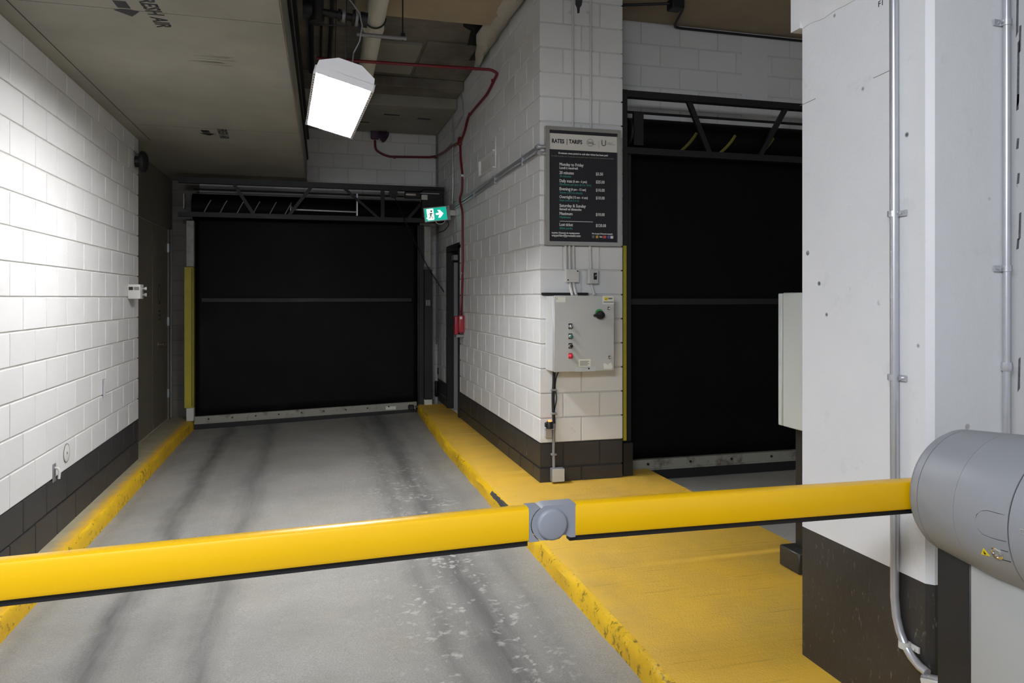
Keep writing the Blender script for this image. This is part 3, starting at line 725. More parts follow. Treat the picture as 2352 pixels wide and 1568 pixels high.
# details on the drum skin: hatch outline, key lock, warning triangle
def on_drum(u, v, lift=.0):                       # where the sight line meets the drum's skin
    xc = (u - 1176) / F; zc2 = (HOR - v) / F; best = None
    d0 = 1.6
    while d0 < 2.6:
        p = Vector((d0 * (SN + CS * xc), d0 * (CS - SN * xc), d0 * zc2 + EYE))
        if math.hypot(p.x - ax_[0], p.z - ax_[2]) <= rad(p.y): best = p; break
        d0 += .001
    n_ = Vector((best.x - ax_[0], 0, best.z - ax_[2])).normalized(); return best + n_ * lift, n_
hp = [(2311, 1183), (2290, 1178), (2268, 1172), (2254, 1173), (2243, 1182), (2240, 1195), (2245, 1213), (2258, 1227), (2275, 1234), (2295, 1240), (2312, 1244)]
B().tube([on_drum(u, v, .0)[0] for u, v in hp], .0008, 5).build('hatch_outline', M_steel, gate)
p, n_ = on_drum(2291, 1271); t1 = Vector((0, 1, 0)); t2 = n_.cross(t1)
B().lathe(p - n_ * .004, n_, [(0, .017), (.006, .017), (.009, .014), (.010, .009), (.006, .008), (.006, .0)], 20).build('key_lock', M_chrome, gate)
for (a, b) in (((2298, 1262), (2316, 1267)), ((2300, 1284), (2322, 1290))):
    B().tube([on_drum(*a)[0], on_drum(*b)[0]], .0012, 5).build('lock_groove', M_steel, gate)
tri = [on_drum(u, v, .0012) for u, v in ((2259, 1258), (2254, 1272), (2275, 1277))]
B().prism([q[0] for q in tri], -tri[0][1] * .001).build('warning_triangle', M_yel, gate)
bolt = [on_drum(u, v, .0018)[0] for u, v in ((2261, 1264), (2262, 1268), (2265, 1269), (2264, 1273), (2261, 1270), (2260, 1267))]
B().prism(bolt, -tri[0][1] * .0006).build('warning_bolt', M_ink, gate)
for k in range(3):
    q, n_ = on_drum(2349, 1216 + k * 4, .001); B().box(q - Vector((.002, .006, .001)), q + Vector((.002, .006, .001))).build('drum_mark', M_post, gate)
# post
B().box((1.80, 1.42, IZ + .005), (2.02, 1.683, 1.02), .006, 2).build('post', M_post, gate, 'pale grey steel post')
B().box((1.802, 1.684, IZ + .005), (1.975, 1.80, 1.02), .003).build('post_panel', M_blackpanel, gate, 'black rear panel of the post')
B().box((1.78, 1.40, IZ + .005), (1.985, 1.82, IZ + .016), .003).build('base_plate', M_steel, gate)

# ================================================================== TICKET MACHINE behind the column
TX = 2.53
pl = solo('machine_plinth', B().box((TX, 3.435, IZ + .003), (2.84, 3.61, .337), .006), M_coldark, 'low charcoal concrete plinth on the island behind the white column', 'plinth', (TX + .15, 3.5, IZ))
tm = thing('ticket_machine', 'pale grey ticket machine half hidden behind the white column', 'ticket machine', (2.68, 3.5, .337))
y0, y1, y2 = AX(1798, 700, TX).y, AX(1796, 700, TX).y, AX(1787, 700, TX).y
zt_, zb_ = AX(1798, 672, TX).z, AX(1798, 978, TX).z
B().box((TX, 3.18, zb_), (2.82, y0, zt_), .004).build('housing', M_panelw, tm)
B().box((TX + .012, y0, zb_ + .004), (2.81, y1 + .002, zt_ - .004)).build('gap_seal', M_black, tm)
B().box((TX, y1 + .002, zb_), (2.82, y2, zt_ - .004), .004).build('door_panel', M_panelw, tm)
B().box((2.60, 3.445, .337), (2.76, 3.56, zb_)).build('pedestal', M_steel, tm)

# ================================================================== CEILING LAMP
dn = 4.3; kf = 1 / .768
def at(u, v, d): xc = (u - 1176) / F; return Vector((d * (SN + CS * xc), d * (CS - SN * xc), (HOR - v) / F * d + EYE))
q0, q1, q2, q3 = at(722, 170, dn), at(858, 205, dn), at(808, 315, dn * kf), at(703, 290, dn * kf)
ctr = (q0 + q1 + q2 + q3) / 4
ly = ((q3 + q2) - (q0 + q1)); LL = ly.length / 2; ly.normalize()
lx = ((q1 + q2) - (q0 + q3)); LW = lx.length / 2; lx = (lx - ly * lx.dot(ly)).normalized(); lz = lx.cross(ly)      # lz points up from the lens
if lz.z < 0: lz = -lz
LP = lambda a, b, c: ctr + lx * a + ly * b + lz * c
lamp = thing('ceiling_lamp', 'white fluorescent ceiling lamp with bright louvered lens, tilted on its hangers', 'lamp', ctr + lz * .1)
hw, hl = LW / 2, LL / 2
prof = [(-hw * .93, .0), (-hw * .90, .05), (-hw * .46, .092), (hw * .0, .098), (hw * .46, .092), (hw * .90, .05), (hw * .93, .0)]
prof = [(-hw * .95, .0), (-hw * .92, .035), (-hw * .35, .085), (hw * .42, .085), (hw * .92, .035), (hw * .95, .0)]
mb = B(); R = [[mb.b.verts.new(LP(a, b, c + .040)) for a, c in prof] for b in (-hl, hl)]
mb.skin(R, smooth=False); mb.build('housing', M_lamph, lamp, 'white enamelled housing with faceted ends')
mb = B()
for a, b, c, d_ in ((-hw, hw, -hl, -hl + .01), (-hw, hw, hl - .01, hl), (-hw, -hw + .008, -hl, hl), (hw - .008, hw, -hl, hl)):
    P = [LP(x, y, z) for z in (0, .042) for x, y in ((a, c), (b, c), (b, d_), (a, d_))]; V = [mb.b.verts.new(p) for p in P]
    for f in ((0, 1, 2, 3), (4, 7, 6, 5), (0, 4, 5, 1), (1, 5, 6, 2), (2, 6, 7, 3), (3, 7, 4, 0)): mb.b.faces.new([V[i] for i in f])
mb.build('frame', M_lamph, lamp)
for k in range(4):
    x = hw * (-.68 + k * .40)
    B().cyl(LP(x, -hl + .02, .024), LP(x, hl - .02, .024), .012, 10).build('tube', M_tube, lamp, 'glowing fluorescent tube')
mb = B()
def slat(p, q, up): 
    a = [mb.b.verts.new(x) for x in (p, q, q + up, p + up)]; mb.b.faces.new(a)
na, nb = 13, 46
for i in range(na + 1): x = -hw + .008 + (2 * hw - .016) * i / na; slat(LP(x, -hl, .001), LP(x, hl, .001), lz * .0055)
for i in range(nb + 1): y = -hl + .01 + (2 * hl - .02) * i / nb; slat(LP(-hw, y, .001), LP(hw, y, .001), lz * .0055)
g_ = mb.build('louver_grid', M_louv, lamp, 'white louver grid under the lens'); g_['kind'] = 'stuff'
for sgn in (-1, 1):
    P = [LP(sgn * (hw - x), y, z) for z in (-.0015, .0) for x, y in ((0, -hl), (.015, -hl), (.015, hl), (0, hl))]; mb = B(); V = [mb.b.verts.new(p) for p in P]
    for f in ((0, 1, 2, 3), (4, 7, 6, 5), (0, 4, 5, 1), (1, 5, 6, 2), (2, 6, 7, 3), (3, 7, 4, 0)): mb.b.faces.new([V[j] for j in f])
    es_ = mb.build('louver_edge', M_lamph, lamp, 'pale slotted edge of the louver')
    for i in range(24):
        y = -hl + .02 + (2 * hl - .04) * (i + .5) / 24; mb = B()
        V = [mb.b.verts.new(LP(sgn * (hw - .008) + dx, y + dy, -.0025 + dz)) for dz in (0, .001) for dx, dy in ((-.0045, -.013), (.0045, -.013), (.0045, .013), (-.0045, .013))]
        for f in ((0, 1, 2, 3), (4, 7, 6, 5), (0, 4, 5, 1), (1, 5, 6, 2), (2, 6, 7, 3), (3, 7, 4, 0)): mb.b.faces.new([V[j] for j in f])
        mb.build('louver_slot', M_emtgrey, es_)
sm = g_.modifiers.new('thick', 'SOLIDIFY'); sm.thickness = .0015
for b in (-hl * .7, hl * .7):
    p = LP(0, b, .10); B().tube([p, (p.x + .02, p.y, CEIL - .01)], .003, 6).build('hanger_wire', M_steel, lamp)
# thin power cord looping up to the ceiling
pts = [LP(.03, -hl * .8, .10)] + [AY(u, v, 4.75) for u, v in ((812, 122), (826, 95), (832, 60), (826, 30), (808, 6), (795, -10))] + [Vector((.21, 4.8, CEIL))]
Q = []
for i in range(len(pts) - 1):
    for t in (0, .5): Q.append(pts[i].lerp(pts[i + 1], t))
Q.append(pts[-1]); solo('power_cord', B().tube(Q, .0045, 6), M_emtgrey, 'thin grey power cord looping down to the ceiling lamp', 'cord', Q[-1])

# ================================================================== OVERHEAD PIPES
wpz = 4.03; 
wpp = thing('drain_pipe', 'thick white drain pipe running under the ceiling behind the lamp', 'pipe', (.53, 6, wpz))
B().tube([(.47, 2.6, wpz), (.504, 5.83, wpz), (.55, 8.0, wpz), (.57, 9.14, wpz)], .079, 24).build('pipe', M_pipe, wpp)
for y in (6.45, 8.2): B().lathe((.50 + (y - 5.8) * .02, y - .03, wpz), (0, 1, 0), [(0, .08), (0, .092), (.06, .092), (.06, .08)], 24).build('coupling', M_pipe, wpp)
hb_ = AY(858, 82, 6.2); 
ph = thing('pipe_hanger', 'rusty crossbar hanger under the white drain pipe with its threaded rod', 'hanger', (.75, 6.2, CEIL))
hz = hb_.z; x1 = AY(925, 87, 6.2).x
B().cyl((.36, 6.2, hz), (x1 + .03, 6.2, hz), .017, 10).build('crossbar', M_emtgrey, ph)
B().cyl((x1, 6.2, hz - .02), (x1, 6.2, CEIL), .006, 8).build('rod', M_steel, ph)
B().lathe((x1, 6.2, hz + .02), (0, 0, 1), [(0, .012), (0, .02), (.02, .02), (.02, .0)], 6).build('nut', M_steel, ph)
ring = [(.505 + math.cos(a) * .09, 6.2, wpz + math.sin(a) * .09) for a in [math.radians(180 + k * 15) for k in range(13)]]
B().tube(ring, .007, 6).build('clevis', M_steel, ph)
sv = thing('sprinkler_valve', 'dark cast pipe with flanges and valve hanging beside the duct', 'valve', (.1, 5.2, CEIL))
va, vb = AY(706, 22, 5.1), AY(838, 46, 5.1)
B().tube([va, vb], .026, 12).build('pipe', M_steel, sv)
for t, rr, L in ((.55, .042, .02), (.63, .042, .02), (.80, .055, .018), (.86, .055, .018), (.98, .05, .05)):
    p = va.lerp(vb, t); d_ = (vb - va).normalized(); B().cyl(p - d_ * L / 2, p + d_ * L / 2, rr, 14).build('flange', M_emtgrey if t in (.63, .86) else M_steel, sv)
vt = AY(728, 0, 5.1); B().cyl((vt.x, 5.1, CEIL), (vt.x, 5.1, AY(728, 52, 5.1).z), .045, 16).lathe((vt.x, 5.1, AY(728, 56, 5.1).z), (0, 0, 1), [(0, .0), (0, .03), (.012, .05), (.05, .05), (.05, 0)], 16).build('riser', M_steel, sv)
B().lathe(va + Vector((-.03, 0, 0)), (1, 0, 0), [(0, .03), (0, .06), (.03, .065), (.06, .06), (.07, .03), (.07, .0)], 16).build('valve_body', M_steel, sv)
b1 = AY(736, 57, 5.1); b2 = AY(800, 60, 5.1); B().tube([b1, b2], .005, 6).build('tie_rod', M_steel, sv)

# ================================================================== THINGS ON THE PILLAR'S LONG FACE
WX = PX - .016
ry = AX(1143, 168, WX)
redp = thing('red_conduit', 'red painted alarm conduit crossing under the ceiling and dropping down the pillar wall', 'conduit', (WX, ry.y, ry.z))
pth = [AY(728, 134, ry.y), AY(1128, 160, ry.y), Vector((WX, ry.y, ry.z)), AX(1120, 215, WX), AX(1075, 268, WX), AX(1068, 300, WX), AX(1058, 326, WX)]
B().tube(pth, .015, 10, bend=.10).build('pipe', M_red, redp)
pth = [AX(1057, 330, WX), AX(1058, 365, WX), AX(1062, 400, WX), AX(1061, 440, WX), AX(1055, 457, WX - .03), AX(1062, 485, WX), AX(1063, 600, WX), AX(1060, 700, WX), AX(1059, 728, WX - .02)]
B().tube(pth, .014, 10, bend=.05).build('pipe', M_red, redp)
jb = AX(1057, 324, WX); B().lathe((jb.x, jb.y, jb.z - .05), (0, 0, 1), [(0, .02), (0, .03), (.04, .036), (.08, .03), (.10, .02), (.10, 0)], 12).build('elbow_body', M_red, redp)
for u, v in ((1133, 185), (1080, 262), (1062, 403), (1062, 627)):
    p = AX(u, v, WX); B().box((WX - .02, p.y - .014, p.z - .014), (PX, p.y + .014, p.z + .014), .004).build('clip', M_red if v < 300 else M_emt, redp)
bw = BY - .016
redq = thing('red_conduit', 'dark red conduit branch looping along the back wall to the horn', 'conduit', (1.4, bw, 3.7))
pth = [AX(1053, 328, WX), AX(1034, 338, WX), AX(1022, 348, WX), Vector((PX - .03, bw - .03, AY(1005, 360, bw).z)), AY(985, 361, bw), AY(890, 360, bw), AY(862, 345, bw), AY(861, 322, bw)]
B().tube(pth, .017, 10, bend=.12).build('pipe', M_red, redq)
for u in (906, 1000): p = AY(u, 361, bw); B().box((p.x - .014, bw - .02, p.z - .02), (p.x + .014, BY, p.z + .02), .004).build('clip', M_red, redq)
hq = AY(862, 304, bw - .02)
hn = thing('alarm_horn', 'dark cone-shaped alarm horn on the back wall under the ceiling beam', 'alarm horn', (hq.x, BY, hq.z))
B().box((hq.x - .065, BY - .09, hq.z - .10), (hq.x + .055, BY, hq.z + .10), .02, 2).build('back_box', M_purple, hn)
B().lathe((hq.x + .03, BY - .06, hq.z - .0), (.75, -.3, -.55), [(0, .03), (.03, .03), (.10, .07), (.14, .085), (.135, .07), (.05, .0)], 20).build('horn_cone', M_purple, hn)

# pair of bare conduits climbing to the rate board, with their elbow fittings at the corner
e1 = AX(1235, 338, WX); e0 = AX(1046, 472, WX); e1b = AX(1236, 352, WX); e0b = AX(1046, 478, WX)
tw = thing('twin_conduit', 'pair of bare steel conduits slanting along the pillar wall to the rate board', 'conduit', (WX, 7, 2.9))
for a, b in ((e1, e0), (e1b, e0b)): B().tube([a, b], .013, 10).build('pipe', M_galv, tw)
for t in (.12, .40, .68): p = e1.lerp(e0, t); q = e1b.lerp(e0b, t); B().box((WX - .016, p.y - .012, q.z - .02), (PX, p.y + .012, p.z + .02), .003).build('clip', M_galv, tw)
for e in (e1, e1b):
    B().lathe((WX, e.y + .02, e.z), (0, -1, .0), [(0, .014), (0, .021), (.05, .023), (.06, .018), (.06, 0)], 10).build('connector', M_galv, tw)
    B().tube([(WX, e.y - .02, e.z), (WX - .004, PY - .02, e.z), (WX + .02, PY - .025, e.z), (PX + .06, PY - .022, e.z)], .014, 10, bend=.03).build('elbow', M_galv, tw)
# painted-over notch and patch
nt = thing('painted_bracket', 'white painted patch plate and notch box high on the pillar wall', 'bracket', (PX, 6.8, 3.2))
a, b = AX(1128, 322, PX), AX(1139, 385, PX); B().box((PX - .006, a.y, b.z), (PX + .02, b.y, a.z), .003).build('patch_plate', M_white, nt)
for v in (326, 357): p = AX(1134, v, PX); B().cyl((PX - .009, p.y, p.z), (PX, p.y, p.z), .008, 8).build('screw', M_emtgrey, nt)
a, b = AX(1105, 368, PX), AX(1138, 382, PX)
B().box((PX - .03, b.y, b.z - .012), (PX + .01, a.y, b.z)).box((PX - .03, b.y, a.z - .02), (PX + .01, a.y, a.z - .008)).box((PX - .03, a.y - .012, b.z), (PX + .01, a.y, a.z - .01)).build('notch_box', M_white, nt)
B().box((PX - .004, b.y, b.z), (PX + .01, a.y - .012, a.z - .02)).build('notch_back', M_mort, nt)
# fire alarm pull station
py_ = 8.80
ps = thing('fire_alarm_box', 'red fire alarm pull station under a clear guard beside the side doorway', 'fire alarm', (PX, py_, 1.42))
B().box((PX - .07, py_ - .07, 1.29), (PX + .0, py_ + .07, 1.50), .012, 2).build('box', M_redbox, ps)
B().box((PX - .115, py_ - .05, 1.27), (PX - .07, py_ + .05, 1.49), .012, 2).build('guard', M_redbox, ps)
B().box((PX - .06, py_ - .076, 1.455), (PX - .03, py_ - .07, 1.485)).build('label', M_white2, ps)
B().box((PX - .10, py_ - .055, 1.235), (PX - .0, py_ + .055, 1.27), .006).build('base', M_emtgrey, ps)

# grey conduits in the far corner
for i, (u0, u1, v0, v1, lab) in enumerate(((1008, 1010, 305, 930, 'thin grey conduit nearest the right door guide, running down the back wall'), (1017, 1018, 300, 790, 'thin pale conduit in the far corner of the pillar wall ending at an outlet box'))):
    a = AY(u0, v0, bw); b = AY(u1, v1, bw)
    xx = a.x if i == 0 else min(b.x, PX - .02)
    cdt = thing('corner_conduit', lab, 'conduit', (xx, bw, b.z))
    B().tube([(xx, bw, a.z), (xx, bw, b.z)], .011, 8).build('pipe', M_emtgrey, cdt)
    for zz in (1.1, 2.0, 2.9): B().box((xx - .02, bw - .014, zz), (xx + .02, BY, zz + .02)).build('clip', M_emtgrey, cdt)
ob = AY(1017, 806, bw - .02)
oo = thing('outlet_box', 'small grey outlet box low in the far corner under a pale conduit', 'outlet', (ob.x, BY, ob.z))
B().box((ob.x - .03, BY - .06, ob.z - .06), (ob.x + .03, BY, ob.z + .06), .006).build('box', M_emt, oo)
for dz in (-.025, .025): B().cyl((ob.x, BY - .062, ob.z + dz), (ob.x, BY - .058, ob.z + dz), .014, 10).build('socket', M_black, oo)
ob = AY(1013, 850, bw - .02)
oo = thing('sensor_box', 'black photocell box on the back wall beside the right door guide', 'sensor', (ob.x, BY, ob.z))
B().box((ob.x - .05, BY - .08, ob.z - .06), (ob.x + .04, BY, ob.z + .04), .006).build('box', M_black, oo)
B().cyl((ob.x - .02, BY - .09, ob.z - .01), (ob.x - .02, BY - .08, ob.z - .01), .014, 10).build('eye', M_emt, oo)
ob = AY(1008, 893, bw - .02)
solo('cable_box', B().box((ob.x - .06, BY - .07, ob.z - .11), (PX - .006, BY, ob.z + .12), .02, 2), M_steel, 'dark box at floor level in the far corner behind the island', 'box', (ob.x, BY, ob.z))
vy = AX(1040, 300, WX)
cdt = thing('wall_conduit', 'thin grey conduit dropping from the ceiling to the exit sign on the pillar wall', 'conduit', (WX, vy.y, 2.7))
B().tube([AX(1039, 205, WX), AX(1040, 300, WX), AX(1041, 430, WX), AX(1039, 470, WX)], .010, 8).build('pipe', M_galv, cdt)
B().tube([AX(1055, 205, WX), AX(1063, 235, WX), AX(1063, 265, WX), AX(1052, 285, WX), AX(1038, 302, WX)], .010, 8, bend=.06).build('pipe', M_galv, cdt)
# small light fixture on ceiling near wall
sf = AZ(1030, 204, CEIL - .03)
sl = thing('ceiling_fitting', 'small pale junction fitting on the ceiling beside the pillar wall', 'fitting', (sf.x, sf.y, CEIL))
B().box((sf.x - .09, sf.y - .05, CEIL - .05), (sf.x + .06, sf.y + .05, CEIL), .01).build('body', M_emt, sl)
B().tube([(sf.x + .06, sf.y, CEIL - .03), (WX - .02, sf.y, CEIL - .03), (WX, sf.y + .05, CEIL - .10), AX(1055, 205, WX)], .010, 8, bend=.05).build('whip', M_emt, sl)

# exit sign
ES = AY(1001, 491.5, 9.30); ea = math.radians(-7.5)
ex = thing('exit_sign', 'lit green exit sign with white running figure and right arrow', 'exit sign', (PX, 9.3, ES.z))
ERX = Vector((math.cos(ea), 0, -math.sin(ea))); ERZ = Vector((math.sin(ea), 0, math.cos(ea)))
EP = lambda a, b, y: ES + ERX * a + ERZ * b + Vector((0, y, 0))
W2, H2 = .150, .090
def eprism(pts, y, t, name, m, par): return B().prism([EP(a, b, y) for a, b in pts], (0, t, 0)).build(name, m, par)
eprism([(-W2, -H2), (W2, -H2), (W2, H2), (-W2, H2)], .0, .045, 'housing', M_alu, ex)
fc = eprism([(-W2 + .010, -H2 + .010), (W2 - .010, -H2 + .010), (W2 - .010, H2 - .010), (-W2 + .010, H2 - .010)], -.002, .002, 'face_panel', M_exitg, ex)
eprism([(-.110, -.070), (-.032, -.070), (-.025, -.055), (-.026, .072), (-.112, .072), (-.112, -.035), (-.125, -.035), (-.125, -.048), (-.110, -.048)], -.0035, .0014, 'door_symbol', M_exitw, fc)
# running figure
fig = [[(-.062, .010), (-.048, .010), (-.055, -.020), (-.075, -.018)]]
for k, pts in enumerate(([(-.068, .022), (-.050, .022), (-.058, -.014), (-.076, -.010)], [(-.069, .022), (-.068, .014), (-.088, .004), (-.090, .010)], [(-.090, .010), (-.083, .008), (-.090, -.008), (-.096, -.006)], [(-.052, .022), (-.030, .004), (-.034, -.001), (-.056, .013)],
                         [(-.076, -.008), (-.066, -.012), (-.072, -.042), (-.080, -.040)], [(-.072, -.034), (-.072, -.042), (-.104, -.047), (-.104, -.041)], [(-.070, -.012), (-.060, -.014), (-.036, -.050), (-.044, -.054)])):
    eprism(pts, -.0048, .0012, 'figure_limb', M_inkt, fc)
B().cyl(EP(-.054, .042, -.0048), EP(-.054, .042, -.0034), .0115, 14).build('figure_head', M_ink, fc)
eprism([(.0, -.012), (.045, -.012), (.025, -.048), (.055, -.048), (.098, .0), (.055, .048), (.025, .048), (.045, .012), (.0, .012)], -.0035, .0014, 'arrow_symbol', M_exitw, fc)
for a in (W2 + .004, W2 + .02): eprism([(a, -H2), (a + .012, -H2), (a + .012, H2), (a, H2)], -.004, .05, 'end_bracket', M_alu, ex)
q = EP(W2 + .03, 0, .02); B().box((q.x, q.y - .025, q.z - .035), (PX, q.y + .025, q.z + .035), .006).build('mount', M_emt, ex)
lp = [EP(-.02 + .07 + math.cos(math.radians(a)) * .06, -H2 + math.sin(math.radians(a)) * .04, .02) for a in range(180, 361, 20)]
B().tube(lp, .005, 6).build('cable', M_emt, ex)
B().tube([EP(W2 - .01, -H2, .02), EP(W2 + .01, -H2 - .06, .03), EP(W2 - .06, -H2 - .13, .05), EP(W2 - .13, -H2 - .14, .1)], .006, 6, bend=.04).build('cable', M_black, ex)

# door operator with hand chain
op0, op1 = AY(965, 438, 10.0), AY(1012, 505, 10.0)
op = thing('door_operator', 'black motor operator with hanging hand chain at the lane door truss', 'door operator', (1.55, 10.0, 3.0))
B().box((op0.x, 9.86, op1.z), (op1.x + .02, 9.955, op0.z), .01).build('motor_box', M_steel, op)
B().box((op0.x - .22, 9.90, 3.04), (op0.x, 9.955, 3.13), .008).build('gear_case', M_steel, op)
B().tube([AY(932, 446, 9.88), AY(955, 447, 9.88)], .018, 8).build('bolt_shaft', M_galv, op)
s0, s1 = AY(968, 447, 9.855), AY(982, 459, 9.855); B().box((s0.x, 9.853, s1.z), (s1.x, 9.86, s0.z)).build('sticker', M_emt, op)
s0, s1 = AY(966, 443, 9.855), AY(1009, 446, 9.855); B().box((s0.x, 9.845, s1.z), (s1.x, 9.86, s0.z)).build('cover_edge', M_galv, op)
c0 = AY(903, 445, 9.93); c1 = AY(985, 618, 9.90); c2 = AY(1021, 672, 9.9); c2.x = min(c2.x, PX - .03)
mb = B(); N = 62
for i in range(N):
    t = i / N; p = c0.lerp(c1, min(1, t / .72)) if t < .72 else c1.lerp(c2, (t - .72) / .28); p.z -= .03 * math.sin(min(1, t / .72) * math.pi)
    dv = (c1 - c0).normalized(); pr = Vector((0, 1, 0)) if i % 2 else dv.cross(Vector((0, 1, 0)))
    ringp = [p + dv * math.cos(a) * .017 + pr * math.sin(a) * .009 for a in [2 * math.pi * k / 8 for k in range(9)]]
    mb.tube(ringp, .0035, 4)
mb.build('hand_chain', M_steel, op, 'slack steel hand chain').__setitem__('kind', 'stuff')
B().lathe((c0.x, 9.90, c0.z), (0, 1, 0), [(0, .03), (0, .06), (.012, .05), (.024, .06), (.024, 0)], 18).build('chain_wheel', M_steel, op)

# ================================================================== THINGS ON THE PILLAR'S FRONT
FY = PY
# rate board
sg = thing('rate_board', 'framed parking rate board with pale header and dark price list on the pillar', 'sign', (2.13, FY, 2.14))
sx0, sx1, sz0, sz1 = 1.812, 2.460, 2.138, 3.092; YF = 5.655
fw = .03
def frame_bar(pts): return B().prism([(x, FY, z) for x, z in pts], (0, YF - FY - .012, 0))
for pts in ([(sx0, sz0), (sx0 + fw, sz0 + fw), (sx0 + fw, sz1 - fw), (sx0, sz1)], [(sx1, sz0), (sx1 - fw, sz0 + fw), (sx1 - fw, sz1 - fw), (sx1, sz1)], [(sx0, sz0), (sx1, sz0), (sx1 - fw, sz0 + fw), (sx0 + fw, sz0 + fw)], [(sx0, sz1), (sx1, sz1), (sx1 - fw, sz1 - fw), (sx0 + fw, sz1 - fw)]):
    frame_bar(pts).build('frame_rail', M_alu, sg)
YB = YF + .006
bd = B().box((sx0 + fw, YB, sz0 + fw), (sx1 - fw, YB + .01, sz1 - fw)).build('board', M_signb, sg)
SI = lambda a, b: (sx0 + fw + a * (sx1 - sx0 - 2 * fw), sz1 - fw - b * (sz1 - sz0 - 2 * fw))      # 0..1 across, 0..1 down
def spt(px, py):                                  # position read off the close-up of the board (1127 x 1568)
    top = 150 + (px - 195) / 770 * 30; bot = 1402 - (px - 195) / 770 * 2
    return SI((px - 195) / 765, (py - top) / (bot - top))
a, b = SI(0, .027), SI(1, .171)
hd = B().box((a[0], YB - .002, b[1]), (b[0], YB, a[1])).build('header', M_signw, sg)
def st(s, px, py, size, m, width=None, par=bd, bold=0., off=.0024):
    x, z = spt(px, py); k = (sx1 - sx0 - 2 * fw) / 765
    return text(par, s, size, m, (x, YB, z), (1, 0, 0), (0, 0, 1), width=width * k if width else None, off=off, bold=bold)
st('RATES', 225, 292, .045, M_ink, 138, hd, .0016); st('|', 386, 296, .052, M_ink, 6, hd, .0006); st('TARIFS', 416, 296, .045, M_ink, 150, hd, .0016)
rows_ = [('15-minute grace period to exit after ticket has been paid', 295, 415, .019, M_inkw, 556), ('Un délai de grâce de 15 minutes est accordé pour sortir après le paiement du ticket', 220, 446, .016, M_inkg, 700),
 ('Monday to Friday', 310, 548, .034, M_inkw, 268), ('Lundi à vendredi', 310, 584, .026, M_inkw, 204), ('20 minutes', 310, 642, .034, M_inkw, 160), ('20 minutes', 312, 677, .024, M_inkt, 130),
 ('Daily max', 310, 734, .034, M_inkw, 142), ('(6 am - 6 pm)', 460, 734, .026, M_inkw, 156), ('Maximum par jour (6 h à 18 h)', 312, 768, .023, M_inkt, 352),
 ('Evening', 310, 824, .034, M_inkw, 120), ('(6 pm - 12 am)', 438, 824, .026, M_inkw, 168), ('Soirée (18 h à minuit)', 312, 860, .023, M_inkt, 255),
 ('Overnight', 310, 914, .034, M_inkw, 142), ('(12 am - 6 am)', 458, 914, .026, M_inkw, 168), ('Nuit (minuit à 6 h)', 312, 948, .023, M_inkt, 212),
 ('Saturday & Sunday', 310, 1012, .034, M_inkw, 296), ('Samedi et dimanche', 310, 1048, .026, M_inkw, 246), ('Maximum', 310, 1102, .034, M_inkw, 144), ('Maximum', 312, 1138, .024, M_inkt, 120),
 ('Lost ticket', 310, 1226, .034, M_inkw, 148), ('Billet perdu', 312, 1262, .024, M_inkt, 140),
 ('Inquiries | Demande de renseignements', 225, 1312, .017, M_inkw, 310), ('wspparking@precisebi.com', 225, 1345, .025, M_inkw, 322), ('We Accept | Paiements acceptés', 674, 1311, .015, M_inkw, 238),
 ('$3.50', 718, 648, .034, M_inkw, 82), ('$25.00', 718, 738, .034, M_inkw, 100), ('$10.00', 718, 830, .034, M_inkw, 100), ('$10.00', 718, 918, .034, M_inkw, 100), ('$10.00', 718, 1104, .034, M_inkw, 100), ('$120.00', 718, 1228, .034, M_inkw, 116)]
for s, px, py, sz, m_, wd in rows_: st(s, px, py, sz, m_, wd, bold=.0008 if m_ is M_inkw else .0003)
x0_, z0_ = spt(314, 1172); x1_, _ = spt(686, 1172); B().box((x0_, YB - .0012, z0_ - .002), (x1_, YB, z0_ + .002)).build('rule', M_inkw, bd)
# header emblems: ringed word mark and a U mark
cx_, cz_ = spt(655, 283)
ring2d((cx_, YB - .0028, cz_), (1, 0, 0), (0, 0, 1), .030, .026, -.0005).build('emblem_ring', M_inkg, hd)
st('PRECISE', 630, 282, .012, M_inkg, 52, hd, .0004); st('PARKLINK', 628, 296, .013, M_inkg, 62, hd, .0005); st('NATIONAL', 680, 304, .008, M_inkg, 36, hd)
x0_, z0_ = spt(752, 262); x1_, z1_ = spt(753, 345); B().box((x0_, YB - .0028, z1_), (x0_ + .0016, YB - .0022, z0_)).build('divider', M_inkg, hd)
st('U', 778, 316, .066, M_inkg, 56, hd, .002); st('URBAN', 846, 288, .012, M_inkg, 60, hd); st('MOBILITY', 846, 304, .012, M_inkg, 90, hd)
for px, m_, wd in ((690, M_inkg, 28), (733, M_gold, 28), (820, M_cred, 36), (864, M_cblue, 26), (902, M_inkw, 32)):
    x, z = spt(px, 1340); k = (sx1 - sx0 - 2 * fw) / 765
    B().box((x - wd / 2 * k, YB - .0012, z - .011), (x + wd / 2 * k, YB, z + .011), .0).build('card_mark', m_, bd)
st('VISA', 758, 1348, .017, M_inkw, 38, bd, .0008)
B().box((sx1, FY - .012, sz0 + .1), (sx1 + .03, FY, sz1 - .05)).build('side_channel', M_alu, sg)

